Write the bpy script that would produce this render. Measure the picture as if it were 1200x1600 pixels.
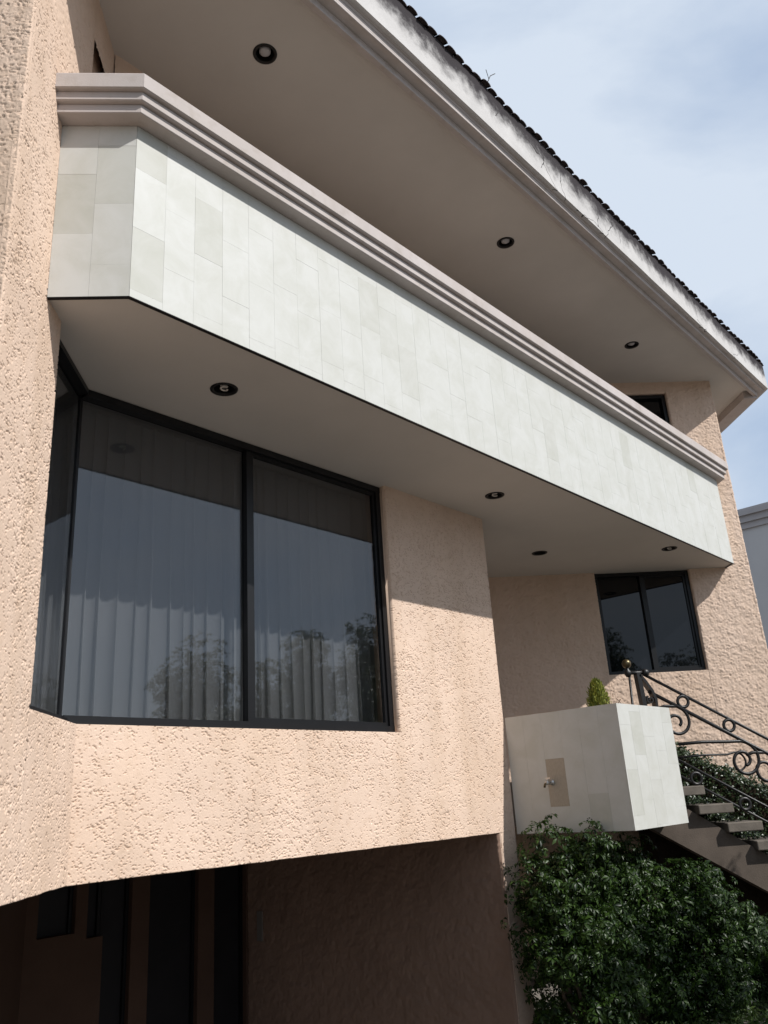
import bpy, math, random
import numpy as np
from mathutils import Vector, Matrix
from mathutils.geometry import tessellate_polygon

for o in list(bpy.data.objects):
    bpy.data.objects.remove(o)
random.seed(7)
scene = bpy.context.scene
col = scene.collection
R = math.radians

# ------------------------------------------------------------------ camera
EYE = 1.6                                    # eye height over the drive
cam = bpy.data.cameras.new('camera')
cam.sensor_fit = 'VERTICAL'
cam.sensor_height = 36.0
cam.lens = 28.88
cam.clip_start = 0.05
cam.clip_end = 2000
camo = bpy.data.objects.new('camera', cam)
col.objects.link(camo)
cr, cu, cf = (0.996021, -0.064602, -0.061389), (0.03618, -0.336408, 0.941021), (0.081443, 0.939498, 0.332732)
camo.matrix_world = Matrix(((cr[0], cu[0], -cf[0], 0), (cr[1], cu[1], -cf[1], 0), (cr[2], cu[2], -cf[2], EYE), (0, 0, 0, 1)))
scene.camera = camo

# ------------------------------------------------------------------ sky, sun, exposure
SUN_DIR = Vector((0.83, -0.587, 0.995)).normalized()      # towards the sun
elev = math.asin(SUN_DIR.z)
azim = math.atan2(SUN_DIR.x, SUN_DIR.y)
world = bpy.data.worlds.new('World')
scene.world = world
world.use_nodes = True
wn, wl = world.node_tree.nodes, world.node_tree.links
wn.clear()
w_out = wn.new('ShaderNodeOutputWorld')
w_bg = wn.new('ShaderNodeBackground')
w_bg.inputs['Strength'].default_value = 0.09
sky = wn.new('ShaderNodeTexSky')
sky.sky_type = 'NISHITA'
sky.sun_disc = False
sky.sun_elevation = elev
sky.sun_rotation = azim
sky.air_density = 1.4
sky.dust_density = 0.8
sky.ozone_density = 2.0
sky.altitude = 200
tc = wn.new('ShaderNodeTexCoord')
mp = wn.new('ShaderNodeMapping')
mp.inputs['Scale'].default_value = (1.0, 1.0, 2.4)
mp.inputs['Location'].default_value = (3.1, 5.2, 1.3)
cn = wn.new('ShaderNodeTexNoise')
cn.inputs['Scale'].default_value = 1.7
cn.inputs['Detail'].default_value = 7
cn.inputs['Roughness'].default_value = 0.52
cn.inputs['Distortion'].default_value = 0.35
ramp = wn.new('ShaderNodeValToRGB')
ramp.color_ramp.elements[0].position = 0.30
ramp.color_ramp.elements[0].color = (0.12, 0.12, 0.12, 1)
ramp.color_ramp.elements[1].position = 0.56
ramp.color_ramp.elements[1].color = (0.9, 0.9, 0.9, 1)
mixw = wn.new('ShaderNodeMix')
mixw.data_type = 'RGBA'
mixw.inputs['B'].default_value = (8.0, 8.9, 10.1, 1)
wl.new(tc.outputs['Generated'], mp.inputs['Vector'])
wl.new(mp.outputs['Vector'], cn.inputs['Vector'])
wl.new(cn.outputs['Fac'], ramp.inputs['Fac'])
wl.new(ramp.outputs['Color'], mixw.inputs['Factor'])
hz_ = wn.new('ShaderNodeMix')                  # even thin haze over the whole sky
hz_.data_type = 'RGBA'
hz_.inputs['Factor'].default_value = 0.6
hz_.inputs['B'].default_value = (4.9, 6.6, 9.5, 1)
wl.new(sky.outputs['Color'], hz_.inputs['A'])
wl.new(hz_.outputs['Result'], mixw.inputs['A'])
wl.new(mixw.outputs['Result'], w_bg.inputs['Color'])
wl.new(w_bg.outputs['Background'], w_out.inputs['Surface'])

sun = bpy.data.lights.new('sun', 'SUN')
sun.energy = 4.9
sun.angle = R(0.53)
sun.color = (1.0, 0.972, 0.93)
suno = bpy.data.objects.new('sun', sun)
suno.rotation_euler = (-SUN_DIR).to_track_quat('-Z', 'Y').to_euler()
suno.location = (20, -15, 25)
col.objects.link(suno)

scene.view_settings.view_transform = 'Standard'
scene.view_settings.look = 'None'
scene.view_settings.exposure = 0.0
scene.view_settings.gamma = 1.0
scene.view_settings.use_curve_mapping = False
scene.cycles.max_bounces = 8
scene.cycles.transparent_max_bounces = 12

# ------------------------------------------------------------------ frame of the house
TH = R(46.0)
F = Vector((math.sin(TH), math.cos(TH), 0))          # along the front
NF = Vector((math.cos(TH), -math.sin(TH), 0))        # out of the front
DX, NY, UP = Vector((1, 0, 0)), Vector((0, 1, 0)), Vector((0, 0, 1))
A0 = Vector((-1.145, 4.0, EYE))


def W(s, o, z):                                      # z counts from eye height
    return A0 + F * s + NF * o + UP * z


def P3(x, y, z):
    return Vector((x, y, z + EYE))


# ------------------------------------------------------------------ object helpers
def link(o, parent=None):
    col.objects.link(o)
    if parent is not None:
        o.parent = parent
    return o


def tag(o, label=None, cat=None, group=None, kind=None):
    if label: o['label'] = label
    if cat: o['category'] = cat
    if group: o['group'] = group
    if kind: o['kind'] = kind
    return o


def empty(name, loc, parent=None):
    o = bpy.data.objects.new(name, None)
    o.empty_display_size = 0.2
    o.location = loc
    return link(o, parent)


class MB:
    """collects geometry in world coordinates; build() makes one mesh object"""
    def __init__(self):
        self.v, self.f, self.n = [], [], 0

    def add(self, verts, faces):
        verts = np.asarray([tuple(p) for p in verts] if not isinstance(verts, np.ndarray) else verts, dtype=np.float64)
        b = self.n
        self.v.append(verts)
        for f in faces:
            self.f.append(tuple(int(i) + b for i in f))
        self.n += len(verts)

    def box(self, o, u, v, w):
        """corner o, edge vectors u v w"""
        p = [o, o + u, o + u + v, o + v, o + w, o + u + w, o + u + v + w, o + v + w]
        f = [(0, 3, 2, 1), (4, 5, 6, 7), (0, 1, 5, 4), (1, 2, 6, 5), (2, 3, 7, 6), (3, 0, 4, 7)]
        if u.cross(v).dot(w) < 0:
            f = [t[::-1] for t in f]
        self.add(p, f)

    def prism(self, poly, z0, z1):
        """vertical prism over (x, y) points"""
        n = len(poly)
        a = sum(poly[i][0] * poly[(i + 1) % n][1] - poly[(i + 1) % n][0] * poly[i][1] for i in range(n))
        if a < 0:
            poly = poly[::-1]
        p = [(q[0], q[1], z0) for q in poly] + [(q[0], q[1], z1) for q in poly]
        f = [tuple(range(n))[::-1], tuple(range(n, 2 * n))]
        f += [(i, (i + 1) % n, n + (i + 1) % n, n + i) for i in range(n)]
        self.add(p, f)

    def tube(self, pts, r, n=8, caps=True, r2=None):
        pts = [Vector(p) for p in pts]
        m = len(pts)
        vs, fs = [], []
        t0 = (pts[1] - pts[0]).normalized()
        ref = UP if abs(t0.z) < 0.9 else DX
        x = t0.cross(ref).normalized()
        for i, p in enumerate(pts):
            t = (pts[min(i + 1, m - 1)] - pts[max(i - 1, 0)]).normalized()
            x = (x - t * x.dot(t)).normalized()
            y = t.cross(x)
            rr = r if r2 is None else r + (r2 - r) * i / (m - 1)
            if callable(r):
                rr = r(i / (m - 1))
            for k in range(n):
                a = 2 * math.pi * k / n
                vs.append(p + x * math.cos(a) * rr + y * math.sin(a) * rr)
        for i in range(m - 1):
            for k in range(n):
                fs.append((i * n + k, i * n + (k + 1) % n, (i + 1) * n + (k + 1) % n, (i + 1) * n + k))
        if caps:
            fs.append(tuple(range(n))[::-1])
            fs.append(tuple(range((m - 1) * n, m * n)))
        self.add(vs, fs)

    def lathe(self, base, axis, prof, n=16):
        """prof: (radius, height along axis)"""
        axis = Vector(axis).normalized()
        ref = UP if abs(axis.z) < 0.9 else DX
        x = axis.cross(ref).normalized()
        y = axis.cross(x)
        vs, fs = [], []
        for (r, h) in prof:
            for k in range(n):
                a = 2 * math.pi * k / n
                vs.append(Vector(base) + axis * h + x * math.cos(a) * r + y * math.sin(a) * r)
        for i in range(len(prof) - 1):
            for k in range(n):
                fs.append((i * n + k, i * n + (k + 1) % n, (i + 1) * n + (k + 1) % n, (i + 1) * n + k))
        self.add(vs, fs)

    def build(self, name, mat, parent=None, smooth=False, base=None):
        """vertices are stored relative to base (or to the parent's place)"""
        v = np.concatenate(self.v)
        org = Vector((0, 0, 0))
        if parent is not None:
            org = wloc(parent)
        if base is not None:
            org = Vector(base)
        v = v - np.array(org)
        me = bpy.data.meshes.new(name)
        me.from_pydata(v.tolist(), [], self.f)
        me.update()
        if smooth:
            me.polygons.foreach_set('use_smooth', [True] * len(me.polygons))
        if mat is not None:
            me.materials.append(mat)
        o = bpy.data.objects.new(name, me)
        link(o, parent)
        if parent is None:
            o.location = org
        elif base is not None:
            o.location = org - wloc(parent)
        return o


def wloc(o):
    p = Vector(o.location)
    while o.parent is not None:
        o = o.parent
        p = p + Vector(o.location)
    return p


def fast_mesh(name, verts, quads, mat, parent=None, smooth=True, tris=False):
    """big numpy meshes"""
    k = 3 if tris else 4
    verts = np.ascontiguousarray(verts, dtype=np.float32)
    if parent is not None:
        verts = verts - np.array(wloc(parent), dtype=np.float32)
    quads = np.ascontiguousarray(quads, dtype=np.int32)
    me = bpy.data.meshes.new(name)
    me.vertices.add(len(verts))
    me.vertices.foreach_set('co', verts.ravel())
    me.loops.add(quads.size)
    me.loops.foreach_set('vertex_index', quads.ravel())
    me.polygons.add(len(quads))
    me.polygons.foreach_set('loop_start', np.arange(0, quads.size, k, dtype=np.int32))
    me.polygons.foreach_set('loop_total', np.full(len(quads), k, dtype=np.int32))
    me.update(calc_edges=True)
    me.validate()
    if smooth:
        me.polygons.foreach_set('use_smooth', np.ones(len(me.polygons), dtype=bool))
    me.materials.append(mat)
    o = bpy.data.objects.new(name, me)
    return link(o, parent)


# ------------------------------------------------------------------ materials
MATS = {}


def mat(name, base, rough=0.8, spec=0.3, var=0.08, scale=6.0, bump=0.0, bump_scale=120.0, metallic=0.0, coords='Object'):
    m = bpy.data.materials.new(name)
    m.use_nodes = True
    n, l = m.node_tree.nodes, m.node_tree.links
    b = n['Principled BSDF']
    b.inputs['Roughness'].default_value = rough
    b.inputs['Specular IOR Level'].default_value = spec
    b.inputs['Metallic'].default_value = metallic
    t = n.new('ShaderNodeTexCoord')
    if var > 0:
        no = n.new('ShaderNodeTexNoise')
        no.inputs['Scale'].default_value = scale
        no.inputs['Detail'].default_value = 6
        no.inputs['Roughness'].default_value = 0.6
        r_ = n.new('ShaderNodeValToRGB')
        r_.color_ramp.elements[0].position = 0.3
        r_.color_ramp.elements[1].position = 0.72
        r_.color_ramp.elements[0].color = tuple(c * (1 - var) for c in base) + (1,)
        r_.color_ramp.elements[1].color = tuple(min(1, c * (1 + var)) for c in base) + (1,)
        l.new(t.outputs[coords], no.inputs['Vector'])
        l.new(no.outputs['Fac'], r_.inputs['Fac'])
        l.new(r_.outputs['Color'], b.inputs['Base Color'])
    else:
        b.inputs['Base Color'].default_value = tuple(base) + (1,)
    if bump > 0:
        nb = n.new('ShaderNodeTexNoise')
        nb.inputs['Scale'].default_value = bump_scale
        nb.inputs['Detail'].default_value = 4
        bu = n.new('ShaderNodeBump')
        bu.inputs['Strength'].default_value = bump
        bu.inputs['Distance'].default_value = 0.004
        l.new(t.outputs[coords], nb.inputs['Vector'])
        l.new(nb.outputs['Fac'], bu.inputs['Height'])
        l.new(bu.outputs['Normal'], b.inputs['Normal'])
    MATS[name] = m
    return m


STUCCO = mat('peach_stucco', (0.655, 0.503, 0.402), 0.95, 0.1, 0.06, 2.2, 0.35, 300)


def weather(m, amount):
    """rain streaks and broad uneven tone, laid over the paint"""
    n, l = m.node_tree.nodes, m.node_tree.links
    b = n['Principled BSDF']
    src = b.inputs['Base Color'].links[0].from_socket
    ge = n.new('ShaderNodeNewGeometry')
    for sc_, lo, a0, a1 in (((5.0, 5.0, 0.35), 1 - amount, 0.30, 0.55), ((0.8, 0.8, 0.9), 1 - amount * 0.8, 0.35, 0.6), ((16.0, 16.0, 16.0), 1 - amount, 0.28, 0.46)):
        mp_ = n.new('ShaderNodeMapping')
        mp_.inputs['Scale'].default_value = sc_
        no = n.new('ShaderNodeTexNoise')
        no.inputs['Scale'].default_value = 1.0
        no.inputs['Detail'].default_value = 5
        l.new(ge.outputs['Position'], mp_.inputs['Vector'])
        l.new(mp_.outputs['Vector'], no.inputs['Vector'])
        r_ = n.new('ShaderNodeValToRGB')
        r_.color_ramp.elements[0].position = a0
        r_.color_ramp.elements[0].color = (lo, lo * 0.985, lo * 0.96, 1)
        r_.color_ramp.elements[1].position = a1
        r_.color_ramp.elements[1].color = (1, 1, 1, 1)
        l.new(no.outputs['Fac'], r_.inputs['Fac'])
        mx = n.new('ShaderNodeMix')
        mx.data_type = 'RGBA'
        mx.blend_type = 'MULTIPLY'
        mx.inputs['Factor'].default_value = 1.0
        l.new(src, mx.inputs['A'])
        l.new(r_.outputs['Color'], mx.inputs['B'])
        src = mx.outputs['Result']
    l.new(src, b.inputs['Base Color'])


weather(STUCCO, 0.065)
STUCCO_SHADE = mat('carport_shade_stucco', (0.095, 0.058, 0.042), 0.95, 0.1, 0.10, 2.0, 0.6, 160)  # carport's deep shade put into the base colour
CAR_SIDE_SHADE = mat('carport_side_shade_stucco', (0.27, 0.18, 0.135), 0.95, 0.1, 0.12, 2.0, 0.6, 160)  # part shade in the base colour, lighter than the inner carport walls
SOFFIT = mat('soffit_paint', (0.57, 0.54, 0.505), 0.9, 0.15, 0.07, 0.9, 0.12, 90)
TRIM = mat('mauve_trim_paint', (0.47, 0.425, 0.41), 0.75, 0.25, 0.06, 3.0, 0.18, 140)
weather(TRIM, 0.09)
ALU = mat('black_aluminium', (0.007, 0.007, 0.008), 0.4, 0.35, 0.15, 8)
IRON = mat('wrought_iron', (0.012, 0.011, 0.011), 0.42, 0.5, 0.3, 30, 0.3, 200)
BRASS = mat('aged_brass', (0.13, 0.10, 0.055), 0.35, 0.5, 0.3, 30, 0, 1, 0.8)
CONC = mat('stair_concrete', (0.15, 0.13, 0.11), 0.9, 0.2, 0.22, 9, 0.5, 70)
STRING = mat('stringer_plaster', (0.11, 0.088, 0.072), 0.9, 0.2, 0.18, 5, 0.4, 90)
SOIL = mat('soil', (0.03, 0.022, 0.016), 1.0, 0.05, 0.4, 18, 0.8, 60)
ROOFT = mat('dark_clay_tile', (0.055, 0.042, 0.042), 0.9, 0.15, 0.45, 25, 0.6, 90)
BARK = mat('bark', (0.075, 0.055, 0.04), 0.95, 0.1, 0.35, 14, 0.8, 60)
CAN = mat('lamp_housing', (0.012, 0.011, 0.011), 0.5, 0.3, 0.1, 20)
LENS = mat('frosted_lens', (0.42, 0.41, 0.42), 0.5, 0.4, 0.03, 20)
BULB = mat('bulb_glass', (0.62, 0.58, 0.54), 0.35, 0.5, 0.03, 20)
PLASTER = mat('room_plaster', (0.30, 0.28, 0.25), 0.9, 0.1, 0.05, 2)
NEIGH = mat('grey_render', (0.42, 0.42, 0.425), 0.9, 0.15, 0.06, 0.8, 0.15, 40)
NEIGHT = mat('grey_cornice', (0.33, 0.32, 0.325), 0.85, 0.15, 0.06, 2.0)
CHROME = mat('tap_metal', (0.55, 0.53, 0.50), 0.35, 0.5, 0.2, 60, 0, 1, 0.7)
PLATE = mat('switch_plate', (0.20, 0.18, 0.16), 0.5, 0.3, 0.03, 10)
DARKPAN = mat('dark_panel', (0.014, 0.013, 0.015), 0.5, 0.3, 0.2, 4)


def tile_mat(name, light, dark, share):
    m = mat(name, light, 0.55, 0.35, 0.05, 9.0, 0.06, 60)
    n, l = m.node_tree.nodes, m.node_tree.links
    b = n['Principled BSDF']
    oi = n.new('ShaderNodeObjectInfo')
    r_ = n.new('ShaderNodeValToRGB')
    e = r_.color_ramp.elements
    e[0].position = 0.0
    e[0].color = (*light, 1)
    e[1].position = 1.0
    e[1].color = (*dark, 1)
    mid = e.new(1 - share)
    mid.color = tuple(a * 0.94 + d * 0.06 for a, d in zip(light, dark)) + (1,)
    m2 = e.new(1 - share * 0.55)
    m2.color = tuple(a * 0.7 + d * 0.3 for a, d in zip(light, dark)) + (1,)
    l.new(oi.outputs['Random'], r_.inputs['Fac'])
    t = n.new('ShaderNodeTexCoord')
    ge = n.new('ShaderNodeNewGeometry')
    no = n.new('ShaderNodeTexNoise')
    no.inputs['Scale'].default_value = 5.5
    no.inputs['Detail'].default_value = 8
    no.inputs['Roughness'].default_value = 0.65
    no.inputs['Distortion'].default_value = 0.6
    l.new(ge.outputs['Position'], no.inputs['Vector'])
    r2 = n.new('ShaderNodeValToRGB')
    r2.color_ramp.elements[0].position = 0.34
    r2.color_ramp.elements[0].color = (0.90, 0.90, 0.87, 1)
    r2.color_ramp.elements[1].position = 0.62
    r2.color_ramp.elements[1].color = (1, 1, 1, 1)
    l.new(no.outputs['Fac'], r2.inputs['Fac'])
    mx = n.new('ShaderNodeMix')
    mx.data_type = 'RGBA'
    mx.blend_type = 'MULTIPLY'
    mx.inputs['Factor'].default_value = 1.0
    l.new(r_.outputs['Color'], mx.inputs['A'])
    l.new(r2.outputs['Color'], mx.inputs['B'])
    l.new(mx.outputs['Result'], b.inputs['Base Color'])
    return m


TILE = tile_mat('pale_stone_tile', (0.53, 0.53, 0.505), (0.48, 0.478, 0.445), 0.12)
TILE_DARK = mat('brown_stone_tile', (0.36, 0.315, 0.255), 0.6, 0.3, 0.1, 14)
TILE_MID = tile_mat('mottled_stone_tile', (0.48, 0.48, 0.445), (0.445, 0.442, 0.405), 0.5)
GROUT = mat('grout', (0.50, 0.50, 0.475), 0.95, 0.1, 0.1, 20)


def fascia_mat():
    m = mat('weathered_fascia', (0.50, 0.485, 0.475), 0.9, 0.15, 0.10, 4.0, 0.35, 60)
    n, l = m.node_tree.nodes, m.node_tree.links
    b = n['Principled BSDF']
    src = b.inputs['Base Color'].links[0].from_socket
    at = n.new('ShaderNodeAttribute')
    at.attribute_name = 'rise'                         # 0 at the fascia's foot, 1 at its top: run-off dirt
    t = n.new('ShaderNodeTexCoord')
    no = n.new('ShaderNodeTexNoise')
    no.inputs['Scale'].default_value = 7.0
    no.inputs['Detail'].default_value = 9
    no.inputs['Roughness'].default_value = 0.72
    l.new(t.outputs['Object'], no.inputs['Vector'])
    ma = n.new('ShaderNodeMath')
    ma.operation = 'MULTIPLY_ADD'
    ma.inputs[1].default_value = 1.15
    l.new(no.outputs['Fac'], ma.inputs[0])
    l.new(at.outputs['Fac'], ma.inputs[2])
    r_ = n.new('ShaderNodeMapRange')
    r_.interpolation_type = 'SMOOTHSTEP'
    r_.inputs['From Min'].default_value = 0.80
    r_.inputs['From Max'].default_value = 1.38
    l.new(ma.outputs['Value'], r_.inputs['Value'])
    mx = n.new('ShaderNodeMix')
    mx.data_type = 'RGBA'
    mx.inputs['B'].default_value = (0.035, 0.030, 0.033, 1)
    l.new(r_.outputs['Result'], mx.inputs['Factor'])
    l.new(src, mx.inputs['A'])
    # thin cracks
    vo = n.new('ShaderNodeTexVoronoi')
    vo.feature = 'DISTANCE_TO_EDGE'
    vo.inputs['Scale'].default_value = 2.3
    nw = n.new('ShaderNodeTexNoise')
    nw.inputs['Scale'].default_value = 6
    l.new(t.outputs['Object'], nw.inputs['Vector'])
    mv = n.new('ShaderNodeMix')
    mv.data_type = 'VECTOR'
    mv.inputs['Factor'].default_value = 0.12
    l.new(t.outputs['Object'], mv.inputs['A'])
    l.new(nw.outputs['Color'], mv.inputs['B'])
    l.new(mv.outputs['Result'], vo.inputs['Vector'])
    lt = n.new('ShaderNodeMath')
    lt.operation = 'LESS_THAN'
    lt.inputs[1].default_value = 0.006
    l.new(vo.outputs['Distance'], lt.inputs[0])
    n2 = n.new('ShaderNodeTexNoise')
    n2.inputs['Scale'].default_value = 1.3
    l.new(t.outputs['Object'], n2.inputs['Vector'])
    gt = n.new('ShaderNodeMath')
    gt.operation = 'GREATER_THAN'
    gt.inputs[1].default_value = 0.53
    l.new(n2.outputs['Fac'], gt.inputs[0])
    mu = n.new('ShaderNodeMath')
    mu.operation = 'MULTIPLY'
    l.new(lt.outputs[0], mu.inputs[0])
    l.new(gt.outputs[0], mu.inputs[1])
    m3 = n.new('ShaderNodeMix')
    m3.data_type = 'RGBA'
    m3.inputs['B'].default_value = (0.05, 0.045, 0.045, 1)
    l.new(mu.outputs[0], m3.inputs['Factor'])
    l.new(mx.outputs['Result'], m3.inputs['A'])
    l.new(m3.outputs['Result'], b.inputs['Base Color'])
    return m


FASCIA = fascia_mat()


def glass_mat(name, tint, ior):
    m = bpy.data.materials.new(name)
    m.use_nodes = True
    n, l = m.node_tree.nodes, m.node_tree.links
    n.clear()
    out = n.new('ShaderNodeOutputMaterial')
    tr = n.new('ShaderNodeBsdfTransparent')
    tr.inputs['Color'].default_value = (*tint, 1)
    gl = n.new('ShaderNodeBsdfGlossy')
    gl.inputs['Roughness'].default_value = 0.004
    gl.inputs['Color'].default_value = (0.96, 0.97, 0.99, 1)
    lw = n.new('ShaderNodeLayerWeight')               # Schlick, the same from both faces of the pane
    lw.inputs['Blend'].default_value = 0.5
    pw_ = n.new('ShaderNodeMath')
    pw_.operation = 'POWER'
    pw_.inputs[1].default_value = 5.0
    l.new(lw.outputs['Facing'], pw_.inputs[0])
    sc_ = n.new('ShaderNodeMath')
    sc_.operation = 'MULTIPLY_ADD'
    f0 = ((ior - 1) / (ior + 1)) ** 2
    sc_.inputs[1].default_value = 1 - f0
    sc_.inputs[2].default_value = f0
    l.new(pw_.outputs[0], sc_.inputs[0])
    mx = n.new('ShaderNodeMixShader')
    l.new(sc_.outputs[0], mx.inputs['Fac'])
    l.new(tr.outputs[0], mx.inputs[1])
    l.new(gl.outputs[0], mx.inputs[2])
    l.new(mx.outputs[0], out.inputs['Surface'])
    return m


GLASS = glass_mat('tinted_glass', (0.66, 0.67, 0.685), 1.68)
DGLASS = mat('dark_glass', (0.004, 0.0045, 0.006), 0.02, 0.42, 0.0)


def curtain_mat():
    m = bpy.data.materials.new('sheer_curtain')
    m.use_nodes = True
    n, l = m.node_tree.nodes, m.node_tree.links
    n.clear()
    out = n.new('ShaderNodeOutputMaterial')
    d = n.new('ShaderNodeBsdfDiffuse')
    d.inputs['Color'].default_value = (0.86, 0.85, 0.82, 1)
    t = n.new('ShaderNodeBsdfTranslucent')
    t.inputs['Color'].default_value = (0.5, 0.49, 0.46, 1)
    mx = n.new('ShaderNodeMixShader')
    mx.inputs['Fac'].default_value = 0.35
    l.new(d.outputs[0], mx.inputs[1])
    l.new(t.outputs[0], mx.inputs[2])
    tp = n.new('ShaderNodeBsdfTransparent')            # open weave
    m2 = n.new('ShaderNodeMixShader')
    m2.inputs['Fac'].default_value = 0.38
    l.new(mx.outputs[0], m2.inputs[1])
    l.new(tp.outputs[0], m2.inputs[2])
    l.new(m2.outputs[0], out.inputs['Surface'])
    return m


CURTAIN = curtain_mat()


def leaf_mat(name, c1, c2, rough=0.42, spec=0.45):
    m = bpy.data.materials.new(name)
    m.use_nodes = True
    n, l = m.node_tree.nodes, m.node_tree.links
    b = n['Principled BSDF']
    out = n['Material Output']
    ge = n.new('ShaderNodeNewGeometry')
    r_ = n.new('ShaderNodeValToRGB')
    r_.color_ramp.elements[0].color = (*c1, 1)
    r_.color_ramp.elements[1].color = (*c2, 1)
    l.new(ge.outputs['Random Per Island'], r_.inputs['Fac'])
    l.new(r_.outputs['Color'], b.inputs['Base Color'])
    b.inputs['Roughness'].default_value = rough
    b.inputs['Specular IOR Level'].default_value = spec
    tr = n.new('ShaderNodeBsdfTranslucent')
    l.new(r_.outputs['Color'], tr.inputs['Color'])
    mx = n.new('ShaderNodeMixShader')
    mx.inputs['Fac'].default_value = 0.25
    l.new(b.outputs[0], mx.inputs[1])
    l.new(tr.outputs[0], mx.inputs[2])
    l.new(mx.outputs[0], out.inputs['Surface'])
    return m


LEAF = leaf_mat('shrub_leaf', (0.005, 0.016, 0.003), (0.040, 0.078, 0.012), 0.42, 0.32)
LEAF_IVY = leaf_mat('ivy_leaf', (0.016, 0.030, 0.012), (0.045, 0.07, 0.025), 0.35, 0.5)
LEAF_TREE = leaf_mat('tree_leaf', (0.030, 0.055, 0.018), (0.075, 0.115, 0.035), 0.5, 0.35)
LEAF_CYP = leaf_mat('golden_cypress_leaf', (0.10, 0.13, 0.02), (0.30, 0.30, 0.05), 0.6, 0.25)
LEAF_LAWN = leaf_mat('lawn_leaf', (0.035, 0.065, 0.018), (0.08, 0.12, 0.03), 0.5, 0.3)


def ground_mat():
    m = mat('drive_concrete', (0.175, 0.158, 0.14), 0.92, 0.2, 0.16, 0.7, 0.4, 30)
    return m


DRIVE = ground_mat()

# ------------------------------------------------------------------ stucco relief
_tab = np.random.RandomState(11).rand(512, 512)


def vnoise(u, v, seed):
    u = u + seed * 17.31
    v = v + seed * 9.77
    iu, iv = np.floor(u).astype(int), np.floor(v).astype(int)
    fu, fv = u - iu, v - iv
    fu = fu * fu * fu * (fu * (fu * 6 - 15) + 10)
    fv = fv * fv * fv * (fv * (fv * 6 - 15) + 10)
    g = lambda a, b: _tab[a % 512, b % 512]
    return (g(iu, iv) * (1 - fu) + g(iu + 1, iv) * fu) * (1 - fv) + (g(iu, iv + 1) * (1 - fu) + g(iu + 1, iv + 1) * fu) * fv


def sstep(a, b, x):
    t = np.clip((x - a) / (b - a), 0, 1)
    return t * t * (3 - 2 * t)


def stucco_h(u, v, seed, depth, lump):
    """pitted sprayed render: flattened plateaus with torn hollows between, height in metres"""
    wu = u + 0.007 * (vnoise(u / 0.015, v / 0.015, seed + 5) - 0.5)
    wv = v + 0.007 * (vnoise(u / 0.015, v / 0.015, seed + 6) - 0.5)
    a = vnoise(wu / 0.0078, wv / 0.0058, seed)
    b = vnoise(wu / 0.0048, wv / 0.0044, seed + 1)
    c = vnoise(wu / 0.026, wv / 0.020, seed + 2)
    d = vnoise(wu / 0.30, wv / 0.30, seed + 3)
    x = 0.52 * a + 0.22 * b + 0.26 * c + 0.10 * (d - 0.5)
    pit = sstep(0.628, 0.668, x)
    return -depth * pit + lump * (0.6 * (a - 0.5) + 0.9 * (b - 0.5) + 1.2 * (c - 0.5)) + 0.003 * (d - 0.5)


class Panels:
    def __init__(self):
        self.v, self.q, self.n = [], [], 0

    def add(self, org, U, V, N, u0, u1, v0, v1, step, seed=1, depth=0.0062, lump=0.0007, drop='', uoff=0.0, jag=0.0, fs=1.0):
        """relief sheet; edges named in drop (L R B T) are folded back onto the core"""
        nu, nv = max(2, int(round((u1 - u0) / step)) + 1), max(2, int(round((v1 - v0) / step)) + 1)
        uu, vv = np.meshgrid(np.linspace(u0, u1, nu), np.linspace(v0, v1, nv), indexing='ij')
        h = stucco_h((uu + uoff) / fs, vv / fs, seed, depth, lump)
        m = np.zeros_like(h)
        if 'L' in drop: m[0, :] = 1
        if 'R' in drop: m[-1, :] = 1
        if 'B' in drop: m[:, 0] = 1
        if 'T' in drop: m[:, -1] = 1
        h = np.where(m > 0, -0.03, h)
        if jag > 0 and 'B' in drop:
            j = jag * ((vnoise(uu[:, :3] / 0.11, vv[:, :3] * 0, seed + 8) - 0.5) * 1.2 + (vnoise(uu[:, :3] / 0.02, vv[:, :3] * 0, seed + 9) > 0.9) * 0.9)
            vv[:, :3] += j
        org, U, V, N = (np.array(x) for x in (org, U, V, N))
        p = org + uu[..., None] * U + vv[..., None] * V + h[..., None] * N
        idx = np.arange(nu * nv).reshape(nu, nv) + self.n
        q = np.stack([idx[:-1, :-1], idx[1:, :-1], idx[1:, 1:], idx[:-1, 1:]], -1).reshape(-1, 4)
        if np.dot(np.cross(U, V), N) < 0:
            q = q[:, ::-1]
        self.v.append(p.reshape(-1, 3))
        self.q.append(q)
        self.n += nu * nv

    def box(self, o, u, v, w):
        b = MB()
        b.box(o, u, v, w)
        self.v.append(b.v[0])
        self.q.append(np.array(b.f) + self.n)
        self.n += 8

    def build(self, name, m, parent):
        return fast_mesh(name, np.concatenate(self.v), np.concatenate(self.q), m, parent, True)


# ------------------------------------------------------------------ ground (structure)
gn = 97
gx = np.concatenate([np.linspace(-600, -22, 12)[:-1], np.linspace(-20, 24, 130), np.linspace(26, 600, 12)[1:]])
gy = np.concatenate([np.linspace(-600, -22, 12)[:-1], np.linspace(-20, 24, 130), np.linspace(26, 600, 12)[1:]])
GX, GY = np.meshgrid(gx, gy, indexing='ij')
rel = np.stack([GX - A0.x, GY - A0.y], -1)
gs = rel @ np.array([F.x, F.y])
go = rel @ np.array([NF.x, NF.y])
GZ = -1.05 * sstep(2.6, -0.6, go) * sstep(3.75, 3.2, gs)
gidx = np.arange(GX.size).reshape(GX.shape)
gq = np.stack([gidx[:-1, :-1], gidx[1:, :-1], gidx[1:, 1:], gidx[:-1, 1:]], -1).reshape(-1, 4)
ground = fast_mesh('ground', np.stack([GX, GY, GZ], -1).reshape(-1, 3), gq, DRIVE)
tag(ground, kind='structure')

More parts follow.
